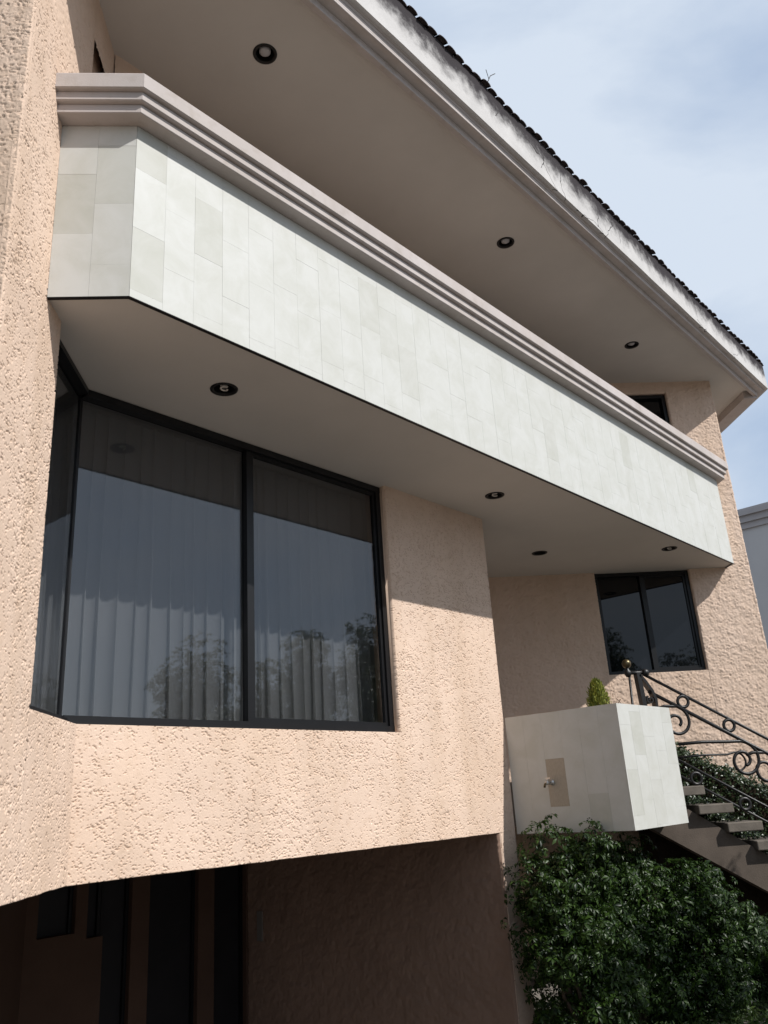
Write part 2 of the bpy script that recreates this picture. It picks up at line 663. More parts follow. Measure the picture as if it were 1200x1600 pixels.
# ------------------------------------------------------------------ the house
house = empty('house', (1.5, 7.0, 0.0))
tag(house, 'peach stucco two storey house with tiled balcony, wide eave and carport underneath', 'house')

ZB, ZSILL, ZSOF, ZR = -0.26, 0.43, 2.185, 4.468       # underside of storey, sill, balcony soffit, roof soffit
SC = 3.507                                            # end of the front wall
WR = 2.285                                            # right jamb of the wide window
XL = A0.x                                             # side wall of the projecting bay
YP = 2.72                                             # its outer corner
YJ = 3.372                                            # window jamb in the side wall
YB = 8.38                                             # oblique rear wall
Fz = lambda s, o, z: W(s, o, z)
ST = 0.0031

# front wall
p = Panels()
O = W(0, 0, 0)
p.add(O, F, UP, NF, -0.01, SC, ZB, ZSILL, ST, 1, drop='RB', jag=0.003)
p.add(O, F, UP, NF, WR, SC, ZSILL - ST, ZSOF + 0.03, ST, 1, drop='LR')
p.box(W(-0.03, -0.028, ZB + 0.002), F * (SC + 0.01), NF * -0.17, UP * (ZSILL - ZB - 0.004))
p.box(W(WR + 0.003, -0.028, ZSILL - 0.01), F * (SC - WR - 0.02), NF * -0.17, UP * (ZSOF - ZSILL + 0.05))
# smooth window reveals: sill ledge and right cheek
p.box(W(-0.02, -0.012, ZSILL - 0.03), F * (WR + 0.02), NF * -0.12, UP * 0.026)
front = p.build('front_wall', STUCCO, house)

# side wall of the bay, its outer corner and the wall turning away from it
p = Panels()
O = P3(XL, 0, 0)
p.add(O, NY, UP, DX, YP, YJ, ZB, 3.6, 0.0033, 2, drop='LRB', jag=0.003)
p.add(O, NY, UP, DX, YP, YJ, 3.597, ZR + 0.02, 0.008, 2, drop='L')
p.add(O, NY, UP, DX, YJ - ST, 4.02, ZB, ZSILL, ST, 2, drop='B', jag=0.003)
p.add(O, NY, UP, DX, YJ - 0.12, 3.545, 2.38, ZR + 0.02, ST * 1.5, 2, drop='R')
p.add(O, NY, UP, DX, 3.5, 4.06, 4.13, ZR + 0.02, ST * 1.5, 3)
p.add(P3(0, YP, 0), -DX, UP, -NY, -XL, -XL + 0.42, 0.8, ZR + 0.02, 0.0048, 4, 0.006, 0.0028, drop='L', fs=1.1)
p.add(P3(0, YP, 0), -DX, UP, -NY, -XL, -XL + 0.42, ZB, 0.803, 0.014, 4, 0.006, 0.0035, drop='LB')
p.add(P3(0, YP, 0), -DX, UP, -NY, -XL + 0.415, -XL + 1.4, ZB, ZR + 0.02, 0.02, 4, 0.006, 0.0035)
p.box(P3(XL - 0.028, YP + 0.03, ZB + 0.002), DX * -0.15, NY * (YJ - YP - 0.045), UP * (ZR - ZB))
p.box(P3(XL - 0.028, YJ - 0.02, ZB + 0.002), DX * -0.15, NY * 0.75, UP * (ZSILL - ZB - 0.005))
p.box(P3(XL - 0.028, YJ - 0.02, 2.3), DX * -0.15, NY * 0.17, UP * (ZR - 2.3))
p.box(P3(XL - 0.06, 3.5, 4.14), DX * -0.15, NY * 0.6, UP * (ZR - 4.14))
p.box(P3(XL - 0.03, YP + 0.028, ZB + 0.002), DX * -1.4, NY * 0.15, UP * (ZR - ZB))
p.build('bay_side_wall', STUCCO, house)

# upper front wall behind the balcony
p = Panels()
p.add(W(0, 0.05, 0), F, UP, NF, -0.04, 3.6, 2.3, ZR + 0.02, 0.03, 5)
p.box(W(-0.1, 0.02, 2.3), F * 5.2, NF * -0.2, UP * (ZR - 2.3))
p.build('upper_front_wall', STUCCO, house)

# return wall from the front to the rear wall, and the jamb of the carport
p = Panels()
p.box(W(SC - 0.21, -0.199, -2.7), F * 0.195, NF * -2.2, UP * (ZR + 2.7))
p.add(W(0, 0, 0), F, UP, NF, SC - 0.207, SC, -2.0, ZB + 0.01, 0.006, 6, drop='LR')
p.box(W(SC - 0.2, -0.028, -2.7), F * 0.19, NF * -0.17, UP * (ZB + 2.7))
p.build('return_wall', STUCCO, house)

# oblique rear wall with its two windows
p = Panels()
O = P3(0, YB, 0)
BX0, BX1 = 2.955, 4.0
BZ0 = 1.095
S2 = 0.0088
kw = dict(depth=0.0095, lump=0.0075, fs=1.75)
p.add(O, DX, UP, -NY, 1.0, BX0, -0.6, ZSOF + 0.03, S2, 7, drop='R', **kw)
p.add(O, DX, UP, -NY, BX0 - S2, BX1 + S2, -0.9, BZ0, S2, 7, **kw)
p.add(O, DX, UP, -NY, BX1, 4.70, -1.6, ZSOF + 0.03, S2, 7, drop='LR', **kw)
p.add(O, DX, UP, -NY, 4.13, 4.70, ZSOF + 0.02, ZR + 0.02, S2, 7, drop='LR', **kw)
p.add(O, DX, UP, -NY, 2.6, 4.14, 4.325, ZR + 0.02, S2, 7, drop='B', **kw)
p.add(O, DX, UP, -NY, 2.6, 3.3, ZSOF + 0.02, 4.33, S2 * 1.5, 7, **kw)
p.box(P3(0.8, YB + 0.03, -1.6), DX * (BX0 - 0.81), NY * 0.18, UP * (ZR + 1.6))
p.box(P3(BX0 - 0.02, YB + 0.03, -1.6), DX * (BX1 - BX0 + 0.03), NY * 0.18, UP * (BZ0 + 1.59))
p.box(P3(BX1 + 0.012, YB + 0.03, -1.6), DX * (4.70 - BX1 - 0.02), NY * 0.18, UP * (ZSOF + 1.65))
p.box(P3(4.145, YB + 0.03, 2.2), DX * 0.54, NY * 0.18, UP * (ZR - 2.2))
p.box(P3(2.9, YB + 0.03, 4.34), DX * 1.27, NY * 0.18, UP * (ZR - 4.34))
p.box(P3(2.9, YB + 0.04, 2.2), DX * 1.3, NY * 0.17, UP * 0.5)
p.add(P3(4.70, 0, 0), NY, UP, DX, YB, YB + 3.0, -1.6, ZR + 0.02, 0.03, 8, drop='L')
p.box(P3(4.55, YB + 0.03, -1.6), DX * 0.12, NY * 3.0, UP * (ZR + 1.6))
p.build('rear_wall', STUCCO, house)

# floors, room shell
mb = MB()
room = [W(SC - 0.01, -0.05, 0), W(-0.02, -0.05, 0), P3(XL - 0.05, 4.0, 0), P3(XL - 0.05, YP + 0.05, 0), P3(-2.55, YP + 0.05, 0), P3(-2.55, 6.2, 0), W(SC - 0.01, -3.1, 0)]
mb.prism([(q.x, q.y) for q in room], EYE + ZB + 0.004, EYE + ZB + 0.16)
mb.build('floor_slab', STUCCO_SHADE, house)
mb = MB()
mb.box(W(-2.4, -2.6, ZB + 0.16), F * 5.8, NF * -0.1, UP * 2.48)
mb.box(P3(-2.6, YP + 0.18, ZB + 0.16), DX * 0.1, NY * 3.4, UP * 2.48)
mb.box(W(SC - 0.28, -0.22, ZB + 0.16), F * 0.06, NF * -2.4, UP * 2.48)
mb.build('room_wall', PLASTER, house)
mb = MB()
ceil_ = [W(SC - 0.25, -0.3, 0), W(0.1, -0.3, 0), P3(XL - 0.3, 4.0, 0), P3(XL - 0.3, YP + 0.19, 0), P3(-2.6, YP + 0.19, 0), P3(-4.4, 4.6, 0), W(SC - 0.25, -2.75, 0)]
mb.prism([(q.x, q.y) for q in ceil_], EYE + ZSOF + 0.201, EYE + ZSOF + 0.3)
mb.build('room_ceiling', PLASTER, house)


# --- windows of the house: window > frame, sash, pane
def window(name, O, U, N, u0, u1, z0, z1, mull, gl, inset=0.06, fw=0.045, sash=(), label=None, fl=None, fr=None):
    fl, fr = fl or fw, fr or fw
    w_ = empty(name, O + U * ((u0 + u1) / 2) + UP * z0 - wloc(house), house)
    if label: w_['label'] = label
    B = O - N * inset
    d = 0.05
    m = MB()
    m.box(B + U * u0 + UP * z0 - N * d, U * (u1 - u0), N * (d + 0.012), UP * fw)
    m.box(B + U * u0 + UP * (z1 - fw) - N * d, U * (u1 - u0), N * (d + 0.012), UP * fw)
    m.box(B + U * u0 + UP * (z0 + fw) - N * (d if fl == fw else 0.042), U * fl, N * (d + 0.009 if fl == fw else 0.012), UP * (z1 - z0 - 2 * fw))
    m.box(B + U * (u1 - fr) + UP * (z0 + fw) - N * (d if fr == fw else 0.042), U * fr, N * (d + 0.009 if fr == fw else 0.012), UP * (z1 - z0 - 2 * fw))
    m.build('frame', ALU, w_)
    edges = [u0 + fl] + list(mull) + [u1 - fr]
    for x in mull:
        m = MB()
        m.box(B + U * (x - 0.016) + UP * (z0 + fw) - N * d, U * 0.032, N * (d - 0.002), UP * (z1 - z0 - 2 * fw))
        m.build('mullion', ALU, w_)
    for i in range(len(edges) - 1):
        a, b = edges[i] + (0.016 if i else 0), edges[i + 1] - (0.016 if i < len(edges) - 2 else 0)
        dd = 0.035 if i % 2 == 0 else 0.020
        if i in sash:
            m = MB()
            sf = 0.024
            q = B - N * dd
            m.box(q + U * a + UP * (z0 + fw) - N * 0.012, U * (b - a), N * 0.026, UP * sf)
            m.box(q + U * a + UP * (z1 - fw - sf) - N * 0.012, U * (b - a), N * 0.026, UP * sf)
            m.box(q + U * a + UP * (z0 + fw + sf) - N * 0.012, U * sf, N * 0.025, UP * (z1 - z0 - 2 * fw - 2 * sf))
            m.box(q + U * (b - sf) + UP * (z0 + fw + sf) - N * 0.012, U * sf, N * 0.025, UP * (z1 - z0 - 2 * fw - 2 * sf))
            m.build('sash', ALU, w_)
        m = MB()
        m.box(B + U * (a - 0.004) + UP * (z0 + fw - 0.004) - N * dd, U * (b - a + 0.008), N * -0.006, UP * (z1 - z0 - 2 * fw + 0.008))
        m.build('pane', gl, w_)
    return w_


cs2 = 0.097 * math.tan(TH / 2)
window('wide_window', W(0, 0, 0), F, NF, -cs2 + 0.003, WR, ZSILL + 0.002, ZSOF - 0.004, (1.075,), GLASS, 0.06, 0.042, sash=(1,), fl=0.010)
window('side_window', P3(XL, 0, 0), NY, DX, YJ, 4.0 + cs2 - 0.003, ZSILL + 0.002, ZSOF - 0.004, (), GLASS, 0.06, 0.03, fr=0.010)
window('rear_window', P3(0, YB, 0), DX, -NY, BX0, BX1, BZ0, ZSOF - 0.004, (3.47,), DGLASS, 0.05, 0.035, sash=(1,))
window('upper_rear_window', P3(0, YB, 0), DX, -NY, 3.3, 4.13, 2.7, 4.32, (), DGLASS, 0.06, 0.04)
window('upper_side_window', P3(XL, 0, 0), NY, DX, 3.56, 3.98, 2.4, 4.12, (), DGLASS, 0.10, 0.04)

# slim post where the two lower windows meet
mb = MB()
cp = W(-cs2, -0.097, 0)
mb.lathe(Vector((cp.x, cp.y, EYE + ZSILL + 0.004)), UP, [(0.0005, 0), (0.010, 0), (0.010, ZSOF - ZSILL - 0.01), (0.0005, ZSOF - ZSILL - 0.01)], 10)
mb.build('corner_post', ALU, house)

# --- balcony
bal = empty('balcony', W(3, 0.8, ZSOF) - wloc(house), house)
OB = 0.845
b0, b1, b2 = P3(XL - 0.03, 3.168, 0), W(-0.325, OB, 0), W(6.93, OB, 0)
b0.y = b1.y
b3 = P3(b2.x, YB - 0.004, 0)


def discs_poly(outline, holes, z):
    polys = [[Vector((q[0], q[1], 0)) for q in outline]]
    for (cx, cy, r) in holes:
        polys.append([Vector((cx + r * math.cos(2 * math.pi * k / 28), cy + r * math.sin(2 * math.pi * k / 28), 0)) for k in range(28)])
    tri = tessellate_polygon(polys)
    flat = [q for pl in polys for q in pl]
    return [(q.x, q.y, z) for q in flat], [tuple(t) for t in tri]


LOW = [(-0.482, 4.058), (1.376, 5.876), (2.137, 7.522), (3.451, 7.552)]
UPP = [(-0.22, 3.925), (1.701, 5.792), (3.439, 7.527)]
LR = 0.068
sof = [(XL - 0.03, b1.y + 0.014), (b1.x - 0.008, b1.y + 0.014), (b2.x - 0.014, b2.y + 0.006), (b3.x - 0.014, YB + 0.1), (0.9, YB + 0.1), (-1.3, 6.2), (XL - 0.6, 4.4)]
mb = MB()
v_, t_ = discs_poly(sof, [(x, y, LR) for x, y in LOW], EYE + ZSOF)
mb.add(v_, t_)
n_ = len(sof)
mb.add([(q[0], q[1], EYE + ZSOF) for q in sof] + [(q[0], q[1], EYE + ZSOF + 0.2) for q in sof],
       [(i, (i + 1) % n_, n_ + (i + 1) % n_, n_ + i) for i in range(n_)] + [tuple(range(n_, 2 * n_))])
mb.build('soffit', SOFFIT, bal)


def sweep(mb, path, profs, close_ends=True):
    """profiles (o, z) carried along a plan path; o counts to the right of the path, corners mitred"""
    m = len(path)
    dirs = [(Vector((path[i + 1][0] - path[i][0], path[i + 1][1] - path[i][1], 0))).normalized() for i in range(m - 1)]
    rows = []
    for i in range(m):
        a, b = dirs[max(i - 1, 0)], dirs[min(i, m - 2)]
        na, nb = Vector((a.y, -a.x, 0)), Vector((b.y, -b.x, 0))
        mt = (na + nb).normalized()
        k = 1 / mt.dot(na)
        pr = profs[i] if isinstance(profs[0][0], (tuple, list)) else profs
        rows.append([Vector((path[i][0], path[i][1], 0)) + mt * (k * o_) + UP * (z_ + EYE) for (o_, z_) in pr])
    n = len(rows[0])
    vs = [q for r_ in rows for q in r_]
    fs = []
    for i in range(m - 1):
        for k in range(n):
            fs.append((i * n + k, (i + 1) * n + k, (i + 1) * n + (k + 1) % n, i * n + (k + 1) % n))
    if close_ends:
        fs.append(tuple(range(n))[::-1])
        fs.append(tuple(range((m - 1) * n, m * n)))
    mb.add(vs, fs)


bpath = [(q.x, q.y) for q in (b0, b1, b2, b3)]
ZP = 3.137
mb = MB()
sweep(mb, bpath, [(-0.0022, ZSOF + 0.003), (-0.0022, ZP), (-0.13, ZP), (-0.13, ZSOF + 0.003)])
mb.build('parapet', GROUT, bal)
mb = MB()
sweep(mb, bpath, [(-0.020, ZSOF - 0.0092), (0.001, ZSOF - 0.0092), (0.001, ZSOF - 0.0065), (-0.020, ZSOF - 0.0065)])
mb.build('drip_edge', CAN, bal)
mb = MB()
sweep(mb, bpath, [(-0.15, ZP + 0.001), (0.078, ZP + 0.001), (0.081, ZP + 0.004), (0.081, ZP + 0.047), (0.078, ZP + 0.051),
                  (0.098, ZP + 0.051), (0.106, ZP + 0.056), (0.106, ZP + 0.098), (0.103, ZP + 0.102),
                  (0.123, ZP + 0.102), (0.131, ZP + 0.107), (0.131, ZP + 0.186), (0.124, ZP + 0.196), (-0.16, ZP + 0.199)])
mb.build('coping', TRIM, bal)
mb = MB()
mb.prism([(q[0], q[1]) for q in [(XL, b1.y + 0.2), (b1.x, b1.y + 0.2), (b2.x - 0.15, b2.y), (b3.x - 0.15, YB), (0.9, YB), (XL, 4.3)]], EYE + ZSOF + 0.21, EYE + ZSOF + 0.26)
mb.build('balcony_floor', CONC, bal)

# stone tiles, each its own piece
tile_me = bpy.data.meshes.new('stone_tile')
_b = MB()
_b.box(Vector((-0.5, 0, -0.5)), Vector((1, 0, 0)), Vector((0, -1, 0)), Vector((0, 0, 1)))
tile_me.from_pydata(_b.v[0].tolist(), [], _b.f)
tile_me.update()
tile_me.materials.append(TILE)
tile_dk = tile_me.copy()
tile_dk.materials.clear()
tile_dk.materials.append(TILE_DARK)
tile_mid = tile_me.copy()
tile_mid.materials.clear()
tile_mid.materials.append(TILE_MID)


def put_tile(parent, cen, U, N, w_, h_, th=0.0125, me=None):
    """U to the right seen from outside, N outward"""
    o = bpy.data.objects.new('stone_tile', me or tile_me)
    rot = Matrix((U, -N, UP)).transposed().to_4x4()
    pw = wloc(parent)
    o.matrix_local = Matrix.Translation(cen - pw) @ rot @ Matrix.Diagonal((w_, th, h_, 1))
    link(o, parent)
    return o


rt = random.Random(3)


def clad(parent, org, U, N, length, z0, z1, tw, th, first=0.0, gap=0.0007, phase=None, darks=(), mids=()):
    n = max(1, int(round(length / tw)))
    w_ = length / n
    for j in range(n):
        off = (0.5 * th if j % 2 else 0.0) + rt.choice((0, 0, 0.12, -0.1, 0.2)) * th + first
        if phase is not None:
            off = phase[j % len(phase)] * th
        z = z0 - th + (off % th)
        while z < z1:
            a, b = max(z, z0), min(z + th, z1)
            if b - a > 0.012:
                cen = org + U * (w_ * (j + 0.5)) + UP * ((a + b) / 2)
                jit = rt.uniform(0, 0.0007)
                hit = lambda L: any(abs(w_ * (j + 0.5) - dj) < w_ * 0.5 and a < dz < b for dj, dz in L)
                me = tile_dk if hit(darks) else (tile_mid if hit(mids) else None)
                put_tile(parent, cen - N * 0.013, U, N, w_ - gap, (b - a) - gap, 0.0125 + jit, me)
            z += th


clad(bal, P3(XL, b1.y, 0), DX, -NY, b1.x - XL - 0.002, ZSOF - 0.006, ZP - 0.002, 0.168, 0.335, phase=(0.0, 0.5), mids=((0.08, 2.7), (0.25, 2.9)))
clad(bal, W(-0.325, OB, 0), F, NF, 6.93 + 0.325, ZSOF - 0.006, ZP - 0.002, 0.170, 0.335, mids=((0.08, 2.45), (0.08, 3.0), (0.43, 2.72), (4.9, 2.95), (6.5, 3.0)))
clad(bal, P3(b2.x, b2.y, 0), NY, DX, b3.y - b2.y, ZSOF - 0.006, ZP - 0.002, 0.19, 0.335)

# --- roof
roof = empty('roof', W(3, 0.5, ZR) - wloc(house), house)
OR = 1.183
r0, r1 = W(-3.2, OR, 0), W(7.98, OR, 0)
XE = r1.x
r2 = P3(XE, 12.5, 0)
rpath = [(r0.x, r0.y), (r1.x, r1.y), (r2.x, r2.y)]
ZFB = (4.565, 4.475, 4.475)                           # foot of the fascia along the eave
ZFT = (4.985, 4.80, 4.80)                             # its top
sof = [(r0.x, r0.y), (r1.x, r1.y), (r2.x, r2.y), (-2, 12.5), (-6, 8)]
mb = MB()
v_, t_ = discs_poly(sof, [(x, y, LR) for x, y in UPP], EYE + ZR)
mb.add(v_, t_)
n_ = len(sof)
mb.add([(q[0], q[1], EYE + ZR + 0.001) for q in sof] + [(q[0], q[1], EYE + ZR + 0.22) for q in sof],
       [(i, (i + 1) % n_, n_ + (i + 1) % n_, n_ + i) for i in range(n_)] + [tuple(range(n_, 2 * n_))])
mb.build('soffit', SOFFIT, roof)
mb = MB()
prs = []
for i in range(3):
    zb = ZFB[i]
    prs.append([(-0.022, 4.60), (-0.022, 4.402), (0.012, 4.401), (0.015, 4.404), (0.013, 4.411), (0.014, 4.436), (0.018, 4.443), (0.018, 4.449),
                (0.084, 4.452), (0.087, 4.455), (0.087, 4.470), (0.089, 4.47 + 0.55 * (zb - 4.47)), (0.097, 4.47 + 0.85 * (zb - 4.47)), (0.112, zb + 0.002), (0.136, zb + 0.004),
                (0.131, zb + 0.05), (0.05, zb + 0.08)])
sweep(mb, rpath, prs)
mb.build('eave_moulding', TRIM, roof)
mb = MB()
mb.box(P3(XE - 0.17, r1.y - 0.02, 4.372), DX * 0.164, NY * 4.0, UP * 0.09)
mb.build('side_band', TRIM, roof)

# fascia board: fine sheet so that dirt follows the run-off
fv, fq, fa = [], [], []


def fascia_run(a, b, n, k, zb0, zb1, zt0, zt1):
    base = len(fv)
    m = 6
    for i in range(n + 1):
        t = i / n
        q = a.lerp(b, t)
        for j in range(m + 1):
            h = j / m
            fv.append(Vector((q.x, q.y, EYE + (zb0 + (zb1 - zb0) * t) * (1 - h) + (zt0 + (zt1 - zt0) * t) * h)) + k * (0.004 * math.sin(i * 0.7) * 0.3))
            fa.append(h)
    for i in range(n):
        for j in range(m):
            c = base + i * (m + 1) + j
            fq.append((c, c + m + 1, c + m + 2, c + 1))


OFF_F = OR + 0.137
fr_a = W(-3.2, OFF_F, 0)
dcor = (0.137) * math.tan(TH / 2)
fr_b = W(7.98 + dcor, OFF_F, 0)
fascia_run(fr_a, fr_b, 120, NF, ZFB[0], ZFB[1], ZFT[0], ZFT[1])
fascia_run(fr_b, P3(fr_b.x, 12.5, 0), 40, DX, ZFB[1], ZFB[1], ZFT[1], ZFT[1])
# back and top of the board
nb_ = len(fv)
for q, zb, zt in ((fr_a, ZFB[0], ZFT[0]), (fr_b, ZFB[1], ZFT[1]), (P3(fr_b.x, 12.5, 0), ZFB[1], ZFT[1])):
    inn = -NF * 0.10 if q is fr_a else (-DX * 0.10 if q is not fr_b else (-(NF + DX).normalized() * 0.108))
    fv += [Vector((q.x, q.y, EYE + zt)), Vector((q.x, q.y, EYE + zt)) + inn, Vector((q.x, q.y, EYE + zb)) + inn, Vector((q.x, q.y, EYE + zb))]
    fa += [1, 1, 0, 0]
for i in range(2):
    for j in range(3):
        c = nb_ + i * 4 + j
        fq.append((c, c + 4, c + 5, c + 1))
fas = fast_mesh('fascia', np.array([tuple(q) for q in fv]), np.array(fq), FASCIA, roof, False)
at = fas.data.attributes.new('rise', 'FLOAT', 'POINT')
at.data.foreach_set('value', np.array(fa, dtype=np.float32))

# eave tiles: one barrel tile each
tm = MB()
ns, L_, rr, tk = 6, 0.36, 0.050, 0.016
vv, ff = [], []
for yy in (0, L_):
    for (ra) in (rr, rr - tk):
        for k in range(ns + 1):
            a = math.pi * k / ns
            vv.append(Vector((ra * math.cos(a), yy, ra * math.sin(a) * 0.32)))
g = ns + 1
for k in range(ns):
    ff.append((k, k + 1, 2 * g + k + 1, 2 * g + k))
    ff.append((g + k, 3 * g + k, 3 * g + k + 1, g + k + 1))
    ff.append((k, g + k, g + k + 1, k + 1))
tm.add(vv, ff)
tile_r = bpy.data.meshes.new('roof_tile')
tile_r.from_pydata(tm.v[0].tolist(), [], tm.f)
tile_r.update()
tile_r.polygons.foreach_set('use_smooth', [True] * len(tile_r.polygons))
tile_r.materials.append(ROOFT)
pitch = R(20)


def eave_tiles(a, b, za, zb, U, N, n):
    for i in range(n):
        t = (i + 0.5) / n
        q = a.lerp(b, t)
        z = EYE + za + (zb - za) * t
        o = bpy.data.objects.new('roof_tile', tile_r)
        back = (-N * math.cos(pitch) + UP * math.sin(pitch)).normalized()
        up = U.cross(back).normalized()
        rot = Matrix((U, back, up)).transposed().to_4x4()
        cen = Vector((q.x, q.y, z + rt.uniform(-0.010, 0.008) - 0.004)) + N * rt.uniform(0.010, 0.032)
        o.matrix_local = Matrix.Translation(cen - wloc(roof)) @ rot @ Matrix.Rotation(rt.uniform(-0.05, 0.05), 4, 'Z')
        link(o, roof)


eave_tiles(fr_a, fr_b, ZFT[0], ZFT[1], F, NF, 110)
eave_tiles(fr_b, P3(fr_b.x, 12.5, 0), ZFT[1], ZFT[1], NY, DX, 38)
mb = MB()
ridge = 1.6
tp = [Vector((fr_a.x, fr_a.y, EYE + ZFT[0] - 0.002)), Vector((fr_b.x, fr_b.y, EYE + ZFT[1] - 0.002)), W(5.0, -3.2, ZFT[1] + ridge), W(-3.2, -3.2, ZFT[0] + ridge)]
tq = [Vector((fr_b.x, fr_b.y, EYE + ZFT[1] - 0.002)), P3(fr_b.x, 12.5, ZFT[1] - 0.002), W(8.5, -4.5, ZFT[1] + ridge), W(5.0, -3.2, ZFT[1] + ridge)]
mb.add(tp + tq, [(0, 1, 2, 3), (4, 5, 6, 7)])
mb.build('roof_deck', ROOFT, roof)

# --- carport below the storey
car = empty('carport', W(1.5, -1.5, -1.6) - wloc(house), house)
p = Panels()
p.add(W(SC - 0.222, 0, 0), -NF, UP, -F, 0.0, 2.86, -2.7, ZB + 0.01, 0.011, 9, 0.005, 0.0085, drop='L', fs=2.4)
p.build('carport_side_wall', CAR_SIDE_SHADE, car)
mb = MB()
OBK = -2.84
strips = [(-3.2, 1.30), (1.60, 1.70), (2.09, 2.255), (2.74, 2.91), (3.262, 3.295)]
for a, b in strips:
    mb.box(W(a, OBK, -2.7), F * (b - a), NF * -0.2, UP * (2.7 + ZB))
mb.box(W(1.30, OBK, -2.7), F * 0.30, NF * -0.2, UP * (2.7 - 0.80))
mb.box(W(1.70, OBK, -2.7), F * 0.14, NF * -0.2, UP * (2.7 - 0.85))
mb.box(W(1.29, OBK - 0.2, -2.7), F * 2.1, NF * -0.05, UP * (2.7 + ZB))
mb.build('carport_rear_wall', STUCCO_SHADE, car)
mb = MB()
mb.box(P3(-2.4, YP + 0.1, -2.7), DX * 0.15, NY * 6.0, UP * (2.7 + ZB))
mb.box(P3(-2.26, YP + 0.18, -2.7), DX * (XL + 2.16), NY * 0.12, UP * (2.7 + ZB))  # unseen wall, added to shut side light out of the carport
mb.build('carport_far_wall', STUCCO_SHADE, car)


def dark_panel(nm, a, b, z0, z1):
    m = MB()
    m.box(W(a + 0.004, OBK - 0.08, z0), F * (b - a - 0.008), NF * -0.03, UP * (z1 - z0))
    o = m.build(nm, DARKPAN, car)
    m = MB()
    for q in (a, b - 0.03):
        m.box(W(q + 0.002, OBK - 0.079, z0), F * 0.026, NF * 0.03, UP * (z1 - z0))
    m.build('frame', ALU, o)
    return o


dark_panel('high_window', 1.30, 1.60, -0.80, ZB - 0.004)
dark_panel('high_window', 1.70, 1.84, -0.85, ZB - 0.004)
dark_panel('door_leaf', 1.84, 2.09, -2.65, ZB - 0.004)
dark_panel('door_leaf', 2.255, 2.74, -2.65, ZB - 0.004)
dark_panel('door_leaf', 2.91, 3.262, -2.65, ZB - 0.004)
mb = MB()
mb.box(W(SC - 0.224, -2.63, -1.09), F * -0.012, NF * -0.07, UP * 0.24)
sw = mb.build('light_switch', PLATE, None, base=W(SC - 0.22, -2.66, -1.09))
tag(sw, 'small grey switch plate on the dark carport wall', 'switch')


# ------------------------------------------------------------------ recessed lights
def downlight(x, y, z, label, group, bulb=True, lens=False):
    t = empty('recessed_light', P3(x, y, z))
    tag(t, label, 'ceiling light', group)
    c = P3(x, y, z)
    m = MB()
    rg = LR + 0.007
    m.lathe(c, UP, [(LR - 0.010, 0.010), (LR - 0.012, -0.004), (rg, -0.005), (rg + 0.001, -0.0005), (LR - 0.001, 0.0)], 28)
    m.build('trim_ring', CAN, t, True)
    m = MB()
    hgt = 0.13
    m.lathe(c, UP, [(LR - 0.004, 0.001), (LR - 0.006, hgt * 0.6), (LR * 0.6, hgt), (0.0005, hgt)], 28)
    m.build('housing', CAN, t, True)
    if lens:
        m = MB()
        m.lathe(c, UP, [(0.0005, 0.006), (0.026, 0.007), (0.036, 0.014), (0.036, 0.05)], 20)
        m.build('lens', LENS, t, True)
    if bulb:
        m = MB()
        pts = []
        for k in range(61):
            a = k / 60 * 2 * math.pi * 3
            pts.append(c + Vector((0.017 * math.cos(a), 0.017 * math.sin(a), -0.004 + 0.055 * k / 60)))
        m.tube(pts, 0.0055, 6)
        m.build('bulb', BULB, t, True)
        m = MB()
        m.lathe(c, UP, [(0.0005, 0.048), (0.024, 0.05), (0.022, 0.12)], 16)
        m.build('socket', BULB, t, True)
    return t


gl_ = 'round lights let into the balcony underside'
downlight(*LOW[0], ZSOF, 'round black recessed light with spiral bulb in the soffit above the wide curtained window', gl_)
downlight(*LOW[1], ZSOF, 'round black recessed light in the soffit beside the top of the front wall corner', gl_)
downlight(*LOW[2], ZSOF, 'round black recessed light without bulb in the soffit left of the rear window', gl_, bulb=False)
downlight(*LOW[3], ZSOF, 'round black recessed light in the soffit close over the small rear window', gl_)
gu_ = 'round lights let into the roof eave'
downlight(*UPP[0], ZR, 'round black recessed light with pale lens in the eave over the chamfered balcony end', gu_, False, True)
downlight(*UPP[1], ZR, 'round black recessed light with pale lens in the eave midway along the balcony', gu_, False, True)
downlight(*UPP[2], ZR, 'round black recessed light with pale lens in the eave near the upper rear window', gu_, False, True)


# ------------------------------------------------------------------ curtains
def curtain(name, path, z0, z1, label, seed):
    rr_ = random.Random(seed)
    n = max(40, int(path[1] * 230))
    org, U, N = path[0], path[2], path[3]
    cols = []
    ph, per, b_, a_ = 0.0, 0.10, 0.02, 0.02
    for i in range(n + 1):
        u = path[1] * i / n
        if ph >= 2 * math.pi or i == 0:
            ph -= 2 * math.pi if i else 0
            per = rr_.uniform(0.07, 0.125)
            b_ = rr_.uniform(0.9, 1.55) * per / (2 * math.pi)
            a_ = rr_.uniform(0.014, 0.026)
        ph += 2 * math.pi * path[1] / n / per
        cols.append((u - b_ * math.sin(ph), a_ * math.cos(ph)))
    verts, quads = [], []
    mz = 10
    for i, (u, d) in enumerate(cols):
        for j in range(mz + 1):
            t = j / mz
            sway = 0.006 * math.sin(u * 9 + t * 3 + seed)
            verts.append(org + U * (u + sway) + N * d * (0.55 + 0.75 * (1 - t)) + UP * (z0 + (z1 - z0) * t))
    for i in range(n):
        for j in range(mz):
            c = i * (mz + 1) + j
            quads.append((c, c + mz + 1, c + mz + 2, c + 1))
    m = MB()
    m.add(verts, quads)
    o = m.build(name, CURTAIN, None, True, base=org + UP * z0)
    return tag(o, label, 'curtain', 'sheer curtains behind the corner window')


